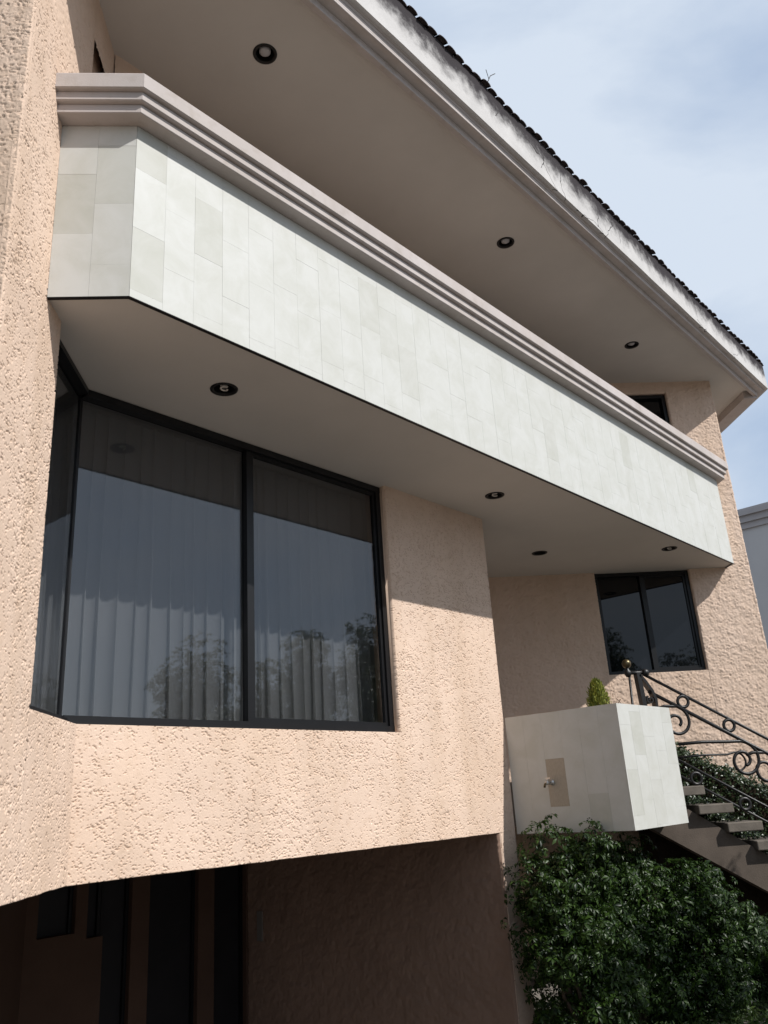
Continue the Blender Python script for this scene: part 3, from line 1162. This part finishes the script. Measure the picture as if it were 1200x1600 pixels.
curtain('curtain', (W(0.0, -0.22, 0), 1.12, F, NF), ZSILL - 0.06, ZSOF - 0.02, 'pleated sheer curtain behind the fixed pane next to the window corner', 2)
curtain('curtain', (W(1.08, -0.27, 0), 1.75, F, NF), ZSILL - 0.06, ZSOF - 0.02, 'pleated sheer curtain behind the sliding pane next to the stucco pier', 5)
curtain('curtain', (P3(XL - 0.22, YJ - 0.05, 0), 1.12, NY, DX), ZSILL - 0.06, ZSOF - 0.02, 'pleated sheer curtain behind the narrow side pane of the corner window', 9)

# ------------------------------------------------------------------ planter box
PS0, PS1, PO, PZ0, PZ1 = SC, 4.38, 0.952, -0.28, 0.556
pl = empty('planter_box', W((PS0 + PS1) / 2, PO / 2, PZ0))
tag(pl, 'stone tiled planter box jutting from the front wall corner above the shrubs', 'planter')
mb = MB()
ti = 0.0024
wl_ = 0.05
o_ = W(PS0 + ti, 0.012, PZ0 + 0.002)
lw_, dw_, hh = PS1 - PS0 - 2 * ti, PO - 0.012 - ti, PZ1 - PZ0 - 0.004
mb.box(o_, F * wl_, NF * dw_, UP * hh)
mb.box(o_ + F * (lw_ - wl_), F * wl_, NF * dw_, UP * hh)
mb.box(o_ + F * wl_ + NF * (dw_ - wl_), F * (lw_ - 2 * wl_), NF * wl_, UP * hh)
mb.box(o_ + F * wl_, F * (lw_ - 2 * wl_), NF * wl_, UP * hh)
mb.box(o_ + F * wl_ + NF * wl_, F * (lw_ - 2 * wl_), NF * (dw_ - 2 * wl_), UP * 0.05)
mb.build('box', GROUT, pl)
mb = MB()
mb.box(o_ + F * wl_ + NF * wl_ + UP * 0.05, F * (lw_ - 2 * wl_), NF * (dw_ - 2 * wl_), UP * (hh - 0.13))
mb.build('soil', SOIL, pl)
clad(pl, W(PS0, 0.012, 0), NF, -F, PO - 0.012, PZ0, PZ1, 0.1686, 0.33, phase=(0.62, 0.28, 0.53, 0.05, 0.75, 0.40), darks=((0.345, 0.06),), mids=((0.72, -0.15),))
clad(pl, W(PS0, PO, 0), F, NF, PS1 - PS0, PZ0, PZ1, 0.1686, 0.30, phase=(0.30, 0.62, 0.05, 0.72, 0.4), mids=((0.08, 0.0), (0.25, 0.5)))
clad(pl, W(PS1, PO - ti, 0), -NF, F, PO - 0.02, PZ0, PZ1, 0.1686, 0.30, phase=(0.30, 0.62, 0.05, 0.72, 0.4))

# tap on the planter
tp_ = empty('water_tap', W(SC, 0.36, 0.062))
tag(tp_, 'small metal water tap sticking out of the brown tile on the planter', 'tap')
mb = MB()
c = W(SC - 0.001, 0.36, 0.062)
mb.lathe(c, -F, [(0.0005, 0.0), (0.021, 0.0), (0.021, 0.006), (0.012, 0.009), (0.012, 0.05), (0.016, 0.052), (0.016, 0.075), (0.010, 0.082), (0.0005, 0.083)], 14)
mb.build('spout', CHROME, tp_, True)
mb = MB()
c2 = c - F * 0.06
mb.tube([c2, c2 + UP * 0.028 + NF * 0.008], 0.006, 8)
mb.box(c2 + UP * 0.026 - NF * 0.014 - F * -0.006, NF * 0.044, F * -0.012, UP * 0.008)
mb.build('handle', CHROME, tp_)
mb = MB()
mb.tube([c2 - F * 0.015, c2 - F * 0.02 - UP * 0.012 - NF * 0.012, c2 - F * 0.02 - UP * 0.032 - NF * 0.018], 0.008, 8)
mb.build('nozzle', BRASS, tp_, True)

# ------------------------------------------------------------------ foliage helpers
def leaf_mesh(name, pos, nrm, axis, size, m, parent, aspect=0.42, fold=0.25):
    """one folded four-triangle leaf per entry (numpy arrays)"""
    n = len(pos)
    nrm = nrm / np.linalg.norm(nrm, axis=1, keepdims=True)
    axis = axis - (axis * nrm).sum(1, keepdims=True) * nrm
    axis = axis / (np.linalg.norm(axis, axis=1, keepdims=True) + 1e-9)
    side = np.cross(nrm, axis)
    s = size[:, None]
    base = pos
    tip = pos + axis * s - nrm * s * 0.18
    mid = pos + axis * s * 0.5 + nrm * s * 0.02
    lft = pos + axis * s * 0.52 + side * s * aspect * 0.5 + nrm * s * fold * aspect
    rgt = pos + axis * s * 0.52 - side * s * aspect * 0.5 + nrm * s * fold * aspect
    v = np.stack([base, rgt, mid, lft, tip], 1).reshape(-1, 3)
    b = (np.arange(n) * 5)[:, None]
    t = np.concatenate([b + np.array([[0, 1, 2]]), b + np.array([[0, 2, 3]]), b + np.array([[1, 4, 2]]), b + np.array([[2, 4, 3]])], 1).reshape(-1, 3)
    return fast_mesh(name, v, t, m, parent, False, True)


def lumps(rs, centre, radii, n, rmin, rmax):
    c = np.array(centre)
    out = []
    for _ in range(n):
        d = rs.randn(3)
        d /= np.linalg.norm(d)
        out.append((c + d * np.array(radii) * rs.uniform(0.35, 1.0), rs.uniform(rmin, rmax)))
    return out


def crown_points(rs, lps, per):
    pos, out = [], []
    for (c, r) in lps:
        k = int(per * (r ** 2))
        d = rs.randn(k, 3)
        d /= np.linalg.norm(d, axis=1, keepdims=True)
        rad = r * (0.55 + 0.5 * rs.rand(k) ** 0.6)
        pos.append(c + d * rad[:, None] * np.array([1, 1, 0.85]))
        out.append(d)
    return np.concatenate(pos), np.concatenate(out)


def whorls(rs, pos, out, size, nl):
    """palmate whorl of nl leaflets about each point"""
    n = len(pos)
    up = out * 0.7 + np.array([0, 0, 0.55]) + rs.randn(n, 3) * 0.35
    up /= np.linalg.norm(up, axis=1, keepdims=True)
    t = np.cross(up, rs.randn(n, 3))
    t /= np.linalg.norm(t, axis=1, keepdims=True)
    b = np.cross(up, t)
    P, Nn, Ax, Sz = [], [], [], []
    big = 0.6 + 0.9 * rs.rand(n) ** 1.5
    pos = pos + out * (0.06 * (rs.rand(n) > 0.95) * rs.rand(n))[:, None]
    for k in range(nl):
        a = 2 * math.pi * k / nl + rs.rand(n) * 0.5
        ax = t * np.cos(a)[:, None] + b * np.sin(a)[:, None]
        P.append(pos + ax * 0.006)
        Nn.append(up + ax * 0.35 + rs.randn(n, 3) * 0.12)
        Ax.append(ax - up * 0.15)
        Sz.append(size * rs.uniform(0.75, 1.2, n) * big)
    return np.concatenate(P), np.concatenate(Nn), np.concatenate(Ax), np.concatenate(Sz)


def stems(parent, base, tips, r, m, name='stem'):
    b = MB()
    base = Vector(base)
    for q in tips:
        q = Vector(tuple(q))
        mid = base.lerp(q, 0.5) + Vector((random.uniform(-.1, .1), random.uniform(-.1, .1), 0.12 * (q - base).length))
        b.tube([base, base.lerp(mid, 0.5), mid, mid.lerp(q, 0.6), q], lambda t: r * (1 - 0.8 * t), 6)
    return b.build(name, m, parent, True)


def shrub(name, base, centre, radii, label, cat, seed, nl, rmin, rmax, per, size, m, group=None, leaflets=7, clip=None):
    rs = np.random.RandomState(seed)
    t = empty(name, base)
    tag(t, label, cat, group)
    lps = lumps(rs, centre, radii, nl, rmin, rmax)
    pos, out = crown_points(rs, lps, per)
    keep = pos[:, 2] > base[2] + 0.05
    if clip is not None:
        keep &= clip(pos)
    pos, out = pos[keep], out[keep]
    P_, N_, A_, S_ = whorls(rs, pos, out, size, leaflets)
    leaf_mesh('foliage', P_, N_, A_, S_, m, t)
    stems(t, base, [l[0] for l in lps[:10]], 0.022, BARK)
    return t


def clip_wall(p):
    """keep leaves in front of the walls and under the planter and stair"""
    rel_ = p[:, :2] - np.array([A0.x, A0.y])
    s_ = rel_ @ np.array([F.x, F.y])
    o__ = rel_ @ np.array([NF.x, NF.y])
    inpl = (s_ > PS0 - 0.03) & (s_ < PS1 + 0.03) & (o__ < PO + 0.04) & (p[:, 2] > EYE + PZ0 - 0.03)
    behind = (s_ < SC + 0.05) & (o__ < 0.06)
    stair = p[:, 1] > 7.36
    return ~inpl & ~behind & ~stair


gs_ = 'shrubs under the planter'
shrub('leafy_shrub', (1.66, 6.05, 0.0), (1.66, 6.06, 0.70), (0.36, 0.26, 0.68), 'tall dense glossy green shrub growing against the front wall under the planter', 'shrub', 21, 72, 0.13, 0.24, 1700, 0.036, LEAF, gs_, clip=clip_wall)
shrub('leafy_shrub', (2.60, 6.55, 0.0), (2.52, 6.50, 0.52), (0.52, 0.32, 0.52), 'dense glossy green shrub growing below the stair stringer', 'shrub', 22, 70, 0.13, 0.24, 1800, 0.036, LEAF, gs_, clip=clip_wall)
shrub('leafy_shrub', (2.12, 6.42, 0.0), (2.14, 6.45, 0.72), (0.36, 0.22, 0.56), 'dark green shrub squeezed between the two taller shrubs below the planter', 'shrub', 24, 40, 0.13, 0.22, 1500, 0.036, LEAF, gs_, clip=clip_wall)
shrub('leafy_shrub', (3.35, 6.95, 0.0), (3.35, 6.95, 0.30), (0.45, 0.28, 0.30), 'low dark green shrub at the foot of the stair', 'shrub', 23, 34, 0.13, 0.22, 1700, 0.034, LEAF, gs_, clip=clip_wall)

# low lawn planting in front of the shrubs
rs = np.random.RandomState(31)
n = 26000
lx, ly = rs.uniform(1.0, 4.6, n), rs.uniform(4.6, 7.3, n)
s_ = (lx - A0.x) * F.x + (ly - A0.y) * F.y
k_ = (s_ > 3.75) & (lx < 0.9 * ly - 1.3)
lx, ly = lx[k_], ly[k_]
n = len(lx)
pos = np.stack([lx, ly, 0.02 + 0.05 * rs.rand(n)], -1)
leaf_mesh('lawn', pos, rs.randn(n, 3) * 0.6 + np.array([0, 0, 0.7]), rs.randn(n, 3) + np.array([0, 0, 0.9]), rs.uniform(0.03, 0.06, n), LEAF_LAWN, None, 0.4)
tag(bpy.data.objects['lawn'], 'short leafy lawn in front of the shrubs', 'lawn', kind='stuff')

# dwarf cypress in the planter
cy = empty('dwarf_cypress', W(3.74, 0.70, 0.46))
tag(cy, 'little golden green cypress poking out of the planter box', 'conifer')
rs = np.random.RandomState(41)
n = 2600
hh_ = rs.rand(n) ** 0.8
cz = 0.30 * hh_
rad = 0.105 * np.sqrt(np.clip(1 - hh_, 0.01, 1)) * (0.55 + 0.5 * rs.rand(n))
an = rs.rand(n) * 2 * math.pi
ctr = np.array(W(3.74, 0.70, 0.45))
dirs = np.stack([np.cos(an), np.sin(an), np.zeros(n)], -1)
pos = ctr + dirs * rad[:, None] + np.array([0, 0, 1]) * cz[:, None]
leaf_mesh('foliage', pos, dirs + rs.randn(n, 3) * 0.5, np.array([0, 0, 1.0]) + dirs * 0.35 + rs.randn(n, 3) * 0.25, rs.uniform(0.02, 0.045, n), LEAF_CYP, cy, 0.28)
mb = MB()
mb.tube([W(3.74, 0.70, 0.40), W(3.74, 0.70, 0.70)], 0.008, 6)
mb.build('stem', BARK, cy)
wd = MB()
for k in range(5):
    q = W(3.62 + 0.02 * k, 0.80 + 0.022 * k, 0.46)
    wd.tube([q, q + UP * 0.09 + NF * random.uniform(-.02, .03), q + UP * random.uniform(0.12, 0.15) + NF * random.uniform(-.05, .05)], 0.0022, 4)
weed = wd.build('weed', BARK, None, base=W(3.66, 0.84, 0.46))
tag(weed, 'thin dry weed stalks at the rim of the planter box', 'weed')

# ------------------------------------------------------------------ landing and stair
YS = 7.4
st = empty('staircase', P3(3.6, 7.65, -1.6))
tag(st, 'outside stair of stone treads going down beside the rear wall', 'staircase')
mb = MB()
mb.box(P3(1.62, 7.2, -0.26), DX * 1.36, NY * (YB - 7.2 - 0.02), UP * 0.36)
mb.build('landing', CONC, st)
NT = 9
for i in range(NT):
    zt = -0.03 - 0.16 * (i)
    xr = 3.30 + 0.23 * i
    if zt - 0.1 < -1.6: break
    mb = MB()
    mb.box(P3(xr - 0.315, YS, zt - 0.078), DX * 0.315, NY * 0.55, UP * 0.078)
    t_ob = mb.build('tread', CONC, st)
    bv = t_ob.modifiers.new('worn', 'BEVEL')
    bv.width = 0.008
    bv.segments = 2
mb = MB()
zt = lambda x: -0.03 - 0.16 * ((x - 3.30) / 0.23 + 0.9) - 0.08
sx0, sx1 = 2.70, 5.3
pts = [(sx0, -0.11), (3.0, -0.11), (sx1, zt(sx1)), (sx1, zt(sx1) - 0.45), (sx0, -0.30)]
pts[3] = (4.65, -1.5)
pts = [(2.72, -0.115), (2.99, -0.115), (4.95, zt(4.95)), (4.95, -1.58), (4.82, -1.58), (2.80, -0.36), (2.72, -0.33)]
vs = [P3(x, YS + 0.07, z) for x, z in pts] + [P3(x, YS + 0.19, z) for x, z in pts]
k = len(pts)
mb.add(vs, [tuple(range(k)), tuple(range(k, 2 * k))[::-1]] + [(i, k + i, k + (i + 1) % k, (i + 1) % k) for i in range(k)])
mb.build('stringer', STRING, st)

# planted bank between stair and wall
mb = MB()
vs = []
for y in (YS + 0.57, YB + 0.02):
    vs += [P3(3.0, y, 0.42), P3(6.4, y, -1.25), P3(6.4, y, -1.6), P3(3.0, y, -1.6)]
mb.add(vs, [(0, 1, 2, 3), (7, 6, 5, 4), (0, 4, 5, 1), (0, 3, 7, 4), (1, 5, 6, 2)])
bank = mb.build('planting_bed', SOIL, None)
tag(bank, kind='structure')
rs = np.random.RandomState(51)
n = 16000
bx = rs.uniform(2.95, 5.6, n)
by = rs.uniform(YS + 0.55, YB - 0.01, n)
top = 0.42 - (bx - 3.0) * 0.491
bz = top + 0.02 + 0.10 * rs.rand(n) ** 1.5 * (0.4 + vnoise(bx / 0.12, by / 0.12, 3))
fr_ = rs.rand(n) < 0.35
by = np.where(fr_, YS + 0.54 - 0.03 * rs.rand(n), by)
bz = np.where(fr_, top + 0.05 - 0.55 * rs.rand(n), bz)
k_ = 2600                                                   # runners creeping over the treads
tb = np.arange(n) < k_
by = np.where(tb, YS + 0.12 + 0.45 * rs.rand(n) ** 0.6, by)
ti_ = np.floor((bx - 2.99) / 0.23)
bz = np.where(tb, -0.03 - 0.16 * ti_ + 0.015 + 0.05 * rs.rand(n) * np.clip((by - YS) / 0.5, 0, 1), bz)
pos = np.stack([bx, by, bz + EYE], -1)
leaf_mesh('ground_cover', pos, rs.randn(n, 3) * 0.5 + np.array([0, -0.5, 0.7]), rs.randn(n, 3), rs.uniform(0.022, 0.045, n), LEAF_IVY, None, 0.6)
tag(bpy.data.objects['ground_cover'], 'dark small leaved creeper covering the bank behind the stair railing', 'creeper', kind='stuff')

# ------------------------------------------------------------------ wrought iron railing
ra = empty('railing', P3(3.0, YS + 0.03, 0.0))
tag(ra, 'black wrought iron railing with rings and scrolls along the outside stair', 'railing')
KR = (YS + 0.03) / 7.05


def Q(x, z, dy=0.0):
    return P3(x * KR, YS + 0.03 + dy, z * KR)


def bar(name, pts, r, n=8, sm=True):
    m = MB()
    m.tube(pts, r, n)
    return m.build(name, IRON, ra, sm)


SL = (0.308 - 0.909) / (3.777 - 2.785)
XEND = 4.75
rail_z = lambda x, z0: z0 + SL * (x - 2.785)
bar('top_rail', [Q(2.785, 0.909), Q(XEND, rail_z(XEND, 0.909))], 0.014)
bar('rail', [Q(2.80, 0.765), Q(XEND, 0.765 + SL * (XEND - 2.80))], 0.017)
bar('rail', [Q(2.82, 0.272), Q(XEND, 0.272 + SL * (XEND - 2.82))], 0.011)
bar('bottom_rail', [Q(2.83, 0.133), Q(XEND, 0.133 + SL * (XEND - 2.83))], 0.011)


def ring(x, z, r):
    pts = [Q(x + r * math.cos(a), z + r * math.sin(a)) for a in [2 * math.pi * k / 24 for k in range(25)]]
    m = MB()
    m.tube(pts, 0.0145, 8, caps=False)
    m.build('ring', IRON, ra, True)


for k in range(5):
    ring(3.09 + 0.368 * k, 0.663 - 0.220 * k - 0.002, 0.047)
    ring(3.087 + 0.376 * k, 0.028 - 0.225 * k, 0.045)


def spiral(cx, cz, r0, a0, turns, r1=0.02, n=40, sgn=1):
    out = []
    for k in range(n + 1):
        t = k / n
        a = a0 + sgn * 2 * math.pi * turns * t
        r = r0 + (r1 - r0) * t ** 0.8
        out.append((cx + r * math.cos(a), cz + r * math.sin(a)))
    return out


def scroll_panel(dx, dz):
    # upper C scroll curling in under the second rail
    a = [(2.86, 0.615), (2.92, 0.632), (2.985, 0.628)] + spiral(3.0, 0.49, 0.138, R(80), 1.35, 0.035, 48, -1)
    bar('scroll', [Q(x + dx, z + dz) for x, z in a], 0.0145)
    # long bar running level and curling round at its end
    b = [(2.985, 0.312), (3.2, 0.318), (3.42, 0.308)] + spiral(3.53, 0.148, 0.158, R(88), 1.45, 0.04, 56, -1)
    bar('scroll', [Q(x + dx, z + dz) for x, z in b], 0.0145)
    c = [(2.97, 0.205), (3.2, 0.212), (3.40, 0.205)] + spiral(3.475, 0.135, 0.085, R(100), 0.6, 0.06, 24, -1)
    bar('scroll', [Q(x + dx, z + dz, 0.012) for x, z in c], 0.009)


for k in range(3):
    scroll_panel(0.70 * k, 0.70 * k * SL)
# newel: slender post with ball, broad scrolled band
m = MB()
m.tube([Q(2.615, 0.10), Q(2.655, 0.93)], 0.012, 8)
m.build('newel_post', IRON, ra, True)
m = MB()
cb = Q(2.645, 1.01)
m.lathe(cb, UP, [(0.0005, -0.042)] + [(0.042 * math.cos(a), 0.042 * math.sin(a)) for a in [R(-80 + 16 * k) for k in range(11)]] + [(0.0005, 0.042)], 16)
m.build('ball_finial', BRASS, ra, True)
m = MB()
m.lathe(Q(2.645, 0.93), UP, [(0.0005, -0.04), (0.02, -0.035), (0.032, -0.01), (0.032, 0.01), (0.016, 0.03), (0.014, 0.05)], 14)
m.build('collar', IRON, ra, True)
m = MB()
m.tube([Q(2.64, 0.93), Q(2.80, 0.925)], 0.017, 8)
m.lathe(Q(2.80, 0.925) + DX * -0.03, DX, [(0.0005, 0), (0.028, 0.005), (0.036, 0.03), (0.028, 0.055), (0.0005, 0.06)], 14)
m.build('rail_end', IRON, ra, True)


def band(name, pts, w_, th):
    m = MB()
    n_p = len(pts)
    vs_, fs_ = [], []
    for i, (x, z) in enumerate(pts):
        x0, z0 = pts[max(i - 1, 0)]
        x1, z1 = pts[min(i + 1, n_p - 1)]
        tx, tz = x1 - x0, z1 - z0
        l_ = math.hypot(tx, tz)
        nx, nz = -tz / l_ * th / 2, tx / l_ * th / 2
        vs_ += [Q(x + nx, z + nz, -w_ / 2), Q(x + nx, z + nz, w_ / 2), Q(x - nx, z - nz, w_ / 2), Q(x - nx, z - nz, -w_ / 2)]
    for i in range(n_p - 1):
        for k in range(4):
            fs_.append((i * 4 + k, i * 4 + (k + 1) % 4, i * 4 + 4 + (k + 1) % 4, i * 4 + 4 + k))
    fs_ += [(3, 2, 1, 0), (n_p * 4 - 4, n_p * 4 - 3, n_p * 4 - 2, n_p * 4 - 1)]
    m.add(vs_, fs_)
    return m.build(name, IRON, ra)


band('newel_band', [(2.725, 0.92), (2.73, 0.8), (2.738, 0.6), (2.745, 0.3), (2.75, 0.1)], 0.09, 0.035)
band('newel_band', [(2.735, 0.905), (2.78, 0.84), (2.822, 0.765), (2.842, 0.69), (2.838, 0.6), (2.81, 0.5), (2.77, 0.44), (2.752, 0.42)], 0.09, 0.022)
band('newel_scroll', [(x, z) for x, z in spiral(2.795, 0.69, 0.036, R(120), 1.3, 0.008, 24)], 0.09, 0.012)

# ------------------------------------------------------------------ neighbour's building
nbr = empty('neighbour_building', P3(10.5, 17.5, -1.6))
tag(nbr, 'plain grey building with stepped cornice beyond the peach house', 'building')
nc = P3(9.575, 16.0, 5.2)


def nb_box(m, grow, z0, z1):
    a = nc + NF * grow + -F * grow
    a = Vector((a.x, a.y, 0))
    m.box(a + UP * (EYE + z0), -NF * (6 + grow), F * (7 + grow), UP * (z1 - z0))


mb = MB()
nb_box(mb, 0.0, -1.6, 5.25)
mb.build('wall', NEIGH, nbr)
mb = MB()
for g_, a_, b_ in ((0.05, 5.09, 5.22), (0.10, 5.221, 5.36), (0.16, 5.361, 5.47), (0.13, 5.471, 5.52)):
    nb_box(mb, g_, a_, b_)
mb.build('cornice', NEIGHT, nbr)


# ------------------------------------------------------------------ trees along the drive (they shade the shrubs and show in the panes)
def tree(name, base, top, rx, ry, seed, label, group, trunk=0.07, crown0=0.35, per=330, nl=34, size=0.05, rmin=0.22, rmax=0.4):
    rs_ = np.random.RandomState(seed)
    t = empty(name, base)
    tag(t, label, 'tree', group)
    h = top - base[2]
    cz_ = base[2] + h * (crown0 + 1) / 2
    lps = lumps(rs_, (base[0], base[1], cz_ - 0.1), (rx * 0.75, ry * 0.75, h * (1 - crown0) / 2 * 0.85), nl, rmin, rmax)
    pos_, out_ = crown_points(rs_, lps, per)
    pos_ = pos_[pos_[:, 2] < top]
    out_ = out_[:len(pos_)]
    P_, N_, A_, S_ = whorls(rs_, pos_, out_, size, 5)
    leaf_mesh('crown', P_, N_, A_, S_, LEAF_TREE, t)
    m = MB()
    b_ = Vector(base)
    m.tube([b_, b_ + Vector((0.03, 0.02, h * 0.25)), b_ + Vector((-0.04, 0.03, h * 0.55)), b_ + Vector((0.02, 0, h * 0.85))], lambda q: trunk * (1 - 0.75 * q), 8)
    for l_ in lps[:12]:
        z_ = b_ + UP * h * random.uniform(0.25, 0.6)
        q_ = Vector(tuple(l_[0]))
        m.tube([z_, z_.lerp(q_, 0.5) + UP * 0.08, q_], lambda q: trunk * 0.4 * (1 - 0.7 * q), 6)
    m.build('trunk', BARK, t, True)
    return t


gt_ = 'garden trees along the drive'
tree('garden_tree', (5.05, 5.75, 0), 3.55, 0.95, 0.75, 61, 'rounded bushy tree beside the drive shading the stair', gt_, 0.08, 0.12, 1000, 50, 0.05)
tree('garden_tree', (4.35, 4.40, 0), 3.55, 0.85, 0.8, 62, 'low rounded bushy tree beside the drive shading the shrubs', gt_, 0.07, 0.12, 1100, 48, 0.05)
tree('garden_tree', (8.2, 5.75, 0), 4.75, 0.75, 0.6, 65, 'tall leafy garden tree mirrored next to the stucco pier', gt_, 0.09, 0.5, 800, 44, 0.055)
tree('garden_tree', (8.0, 4.75, 0), 4.50, 0.62, 0.5, 66, 'leafy garden tree mirrored in the middle of the sliding pane', gt_, 0.08, 0.45, 800, 40, 0.055)
tree('garden_tree', (7.3, 3.1, 0), 4.35, 0.85, 0.8, 63, 'leafy garden tree beside the drive, mirrored in the fixed pane', gt_, 0.08, 0.3, 800, 48, 0.05)
tree('garden_tree', (6.6, 1.75, 0), 3.35, 0.6, 0.5, 64, 'small leafy garden tree mirrored low at the window corner', gt_, 0.06, 0.3, 380, 34, 0.05)
gb_ = 'tall trees across the street'
for i, (x, y, tp__, rx) in enumerate(((10.6, -7.0, 5.9, 1.6), (8.2, -6.0, 6.4, 1.3), (13.2, -5.5, 6.0, 1.7), (6.0, -9.0, 6.8, 1.8))):
    tree('street_tree', (x, y, 0), tp__, rx, rx, 70 + i, ('broad dark tree across the street mirrored in the rear window', 'slender dark tree across the street mirrored in the rear window', 'broad dark tree farther along the street', 'tall broad tree across the street behind the drive')[i], gb_, 0.14, 0.25, 200, 40, 0.10, 0.35, 0.7)

# unseen hedge left of the drive, added to block sky light
hg = empty('sky_block_hedge', (-3.3, -2.5, 0))
tag(hg, 'tall dark green hedge out of view, added to block sky light from the left', 'hedge')
rs = np.random.RandomState(91)
n = 24000
hz = 5.6
side_ = rs.rand(n)
hx = np.where(side_ < 0.75, -2.95 + 0.10 * rs.randn(n) * 0.6, rs.uniform(-3.7, -2.9, n))
hy = rs.uniform(-8.0, 2.5, n)
hzv = np.where(side_ < 0.75, rs.uniform(0.05, hz, n), hz + 0.06 * rs.randn(n))
bulge = 0.22 * (vnoise(hy / 0.5, hzv / 0.5, 4) - 0.5)
pos = np.stack([hx + bulge, hy, hzv], -1)
leaf_mesh('foliage', pos, rs.randn(n, 3) * 0.6 + np.array([0.8, 0, 0.4]), rs.randn(n, 3), rs.uniform(0.08, 0.15, n), LEAF_TREE, hg, 0.55)
mb = MB()
for k in range(12):
    b_ = Vector((-3.35, -7.6 + 0.9 * k, 0))
    mb.tube([b_, b_ + Vector((0.05, 0.05, 2.5)), b_ + Vector((0, 0.1, 5.2))], lambda q: 0.06 * (1 - 0.7 * q), 7)
mb.build('stem', BARK, hg, True)
mb = MB()
mb.box(Vector((-3.7, -8.0, 0.1)), DX * 0.62, NY * 10.4, UP * (hz - 0.2))
mb.build('inner_foliage', LEAF_IVY, hg)

# dry twig on the roof edge
tw = MB()
q0 = W(2.25, OFF_F - 0.06, 4.97)
tw.tube([q0, q0 + UP * 0.05 + F * 0.03 + NF * 0.02, q0 + UP * 0.13 + F * 0.05 + NF * 0.05, q0 + UP * 0.19 + F * 0.11 + NF * 0.06], 0.0028, 5)
tw.tube([q0 + UP * 0.10 + F * 0.04 + NF * 0.04, q0 + UP * 0.13 - F * 0.02 + NF * 0.06], 0.0022, 4)
twig = tw.build('twig', BARK, None, base=q0)
tag(twig, 'thin dry twig growing out of the roof edge tiles', 'twig')
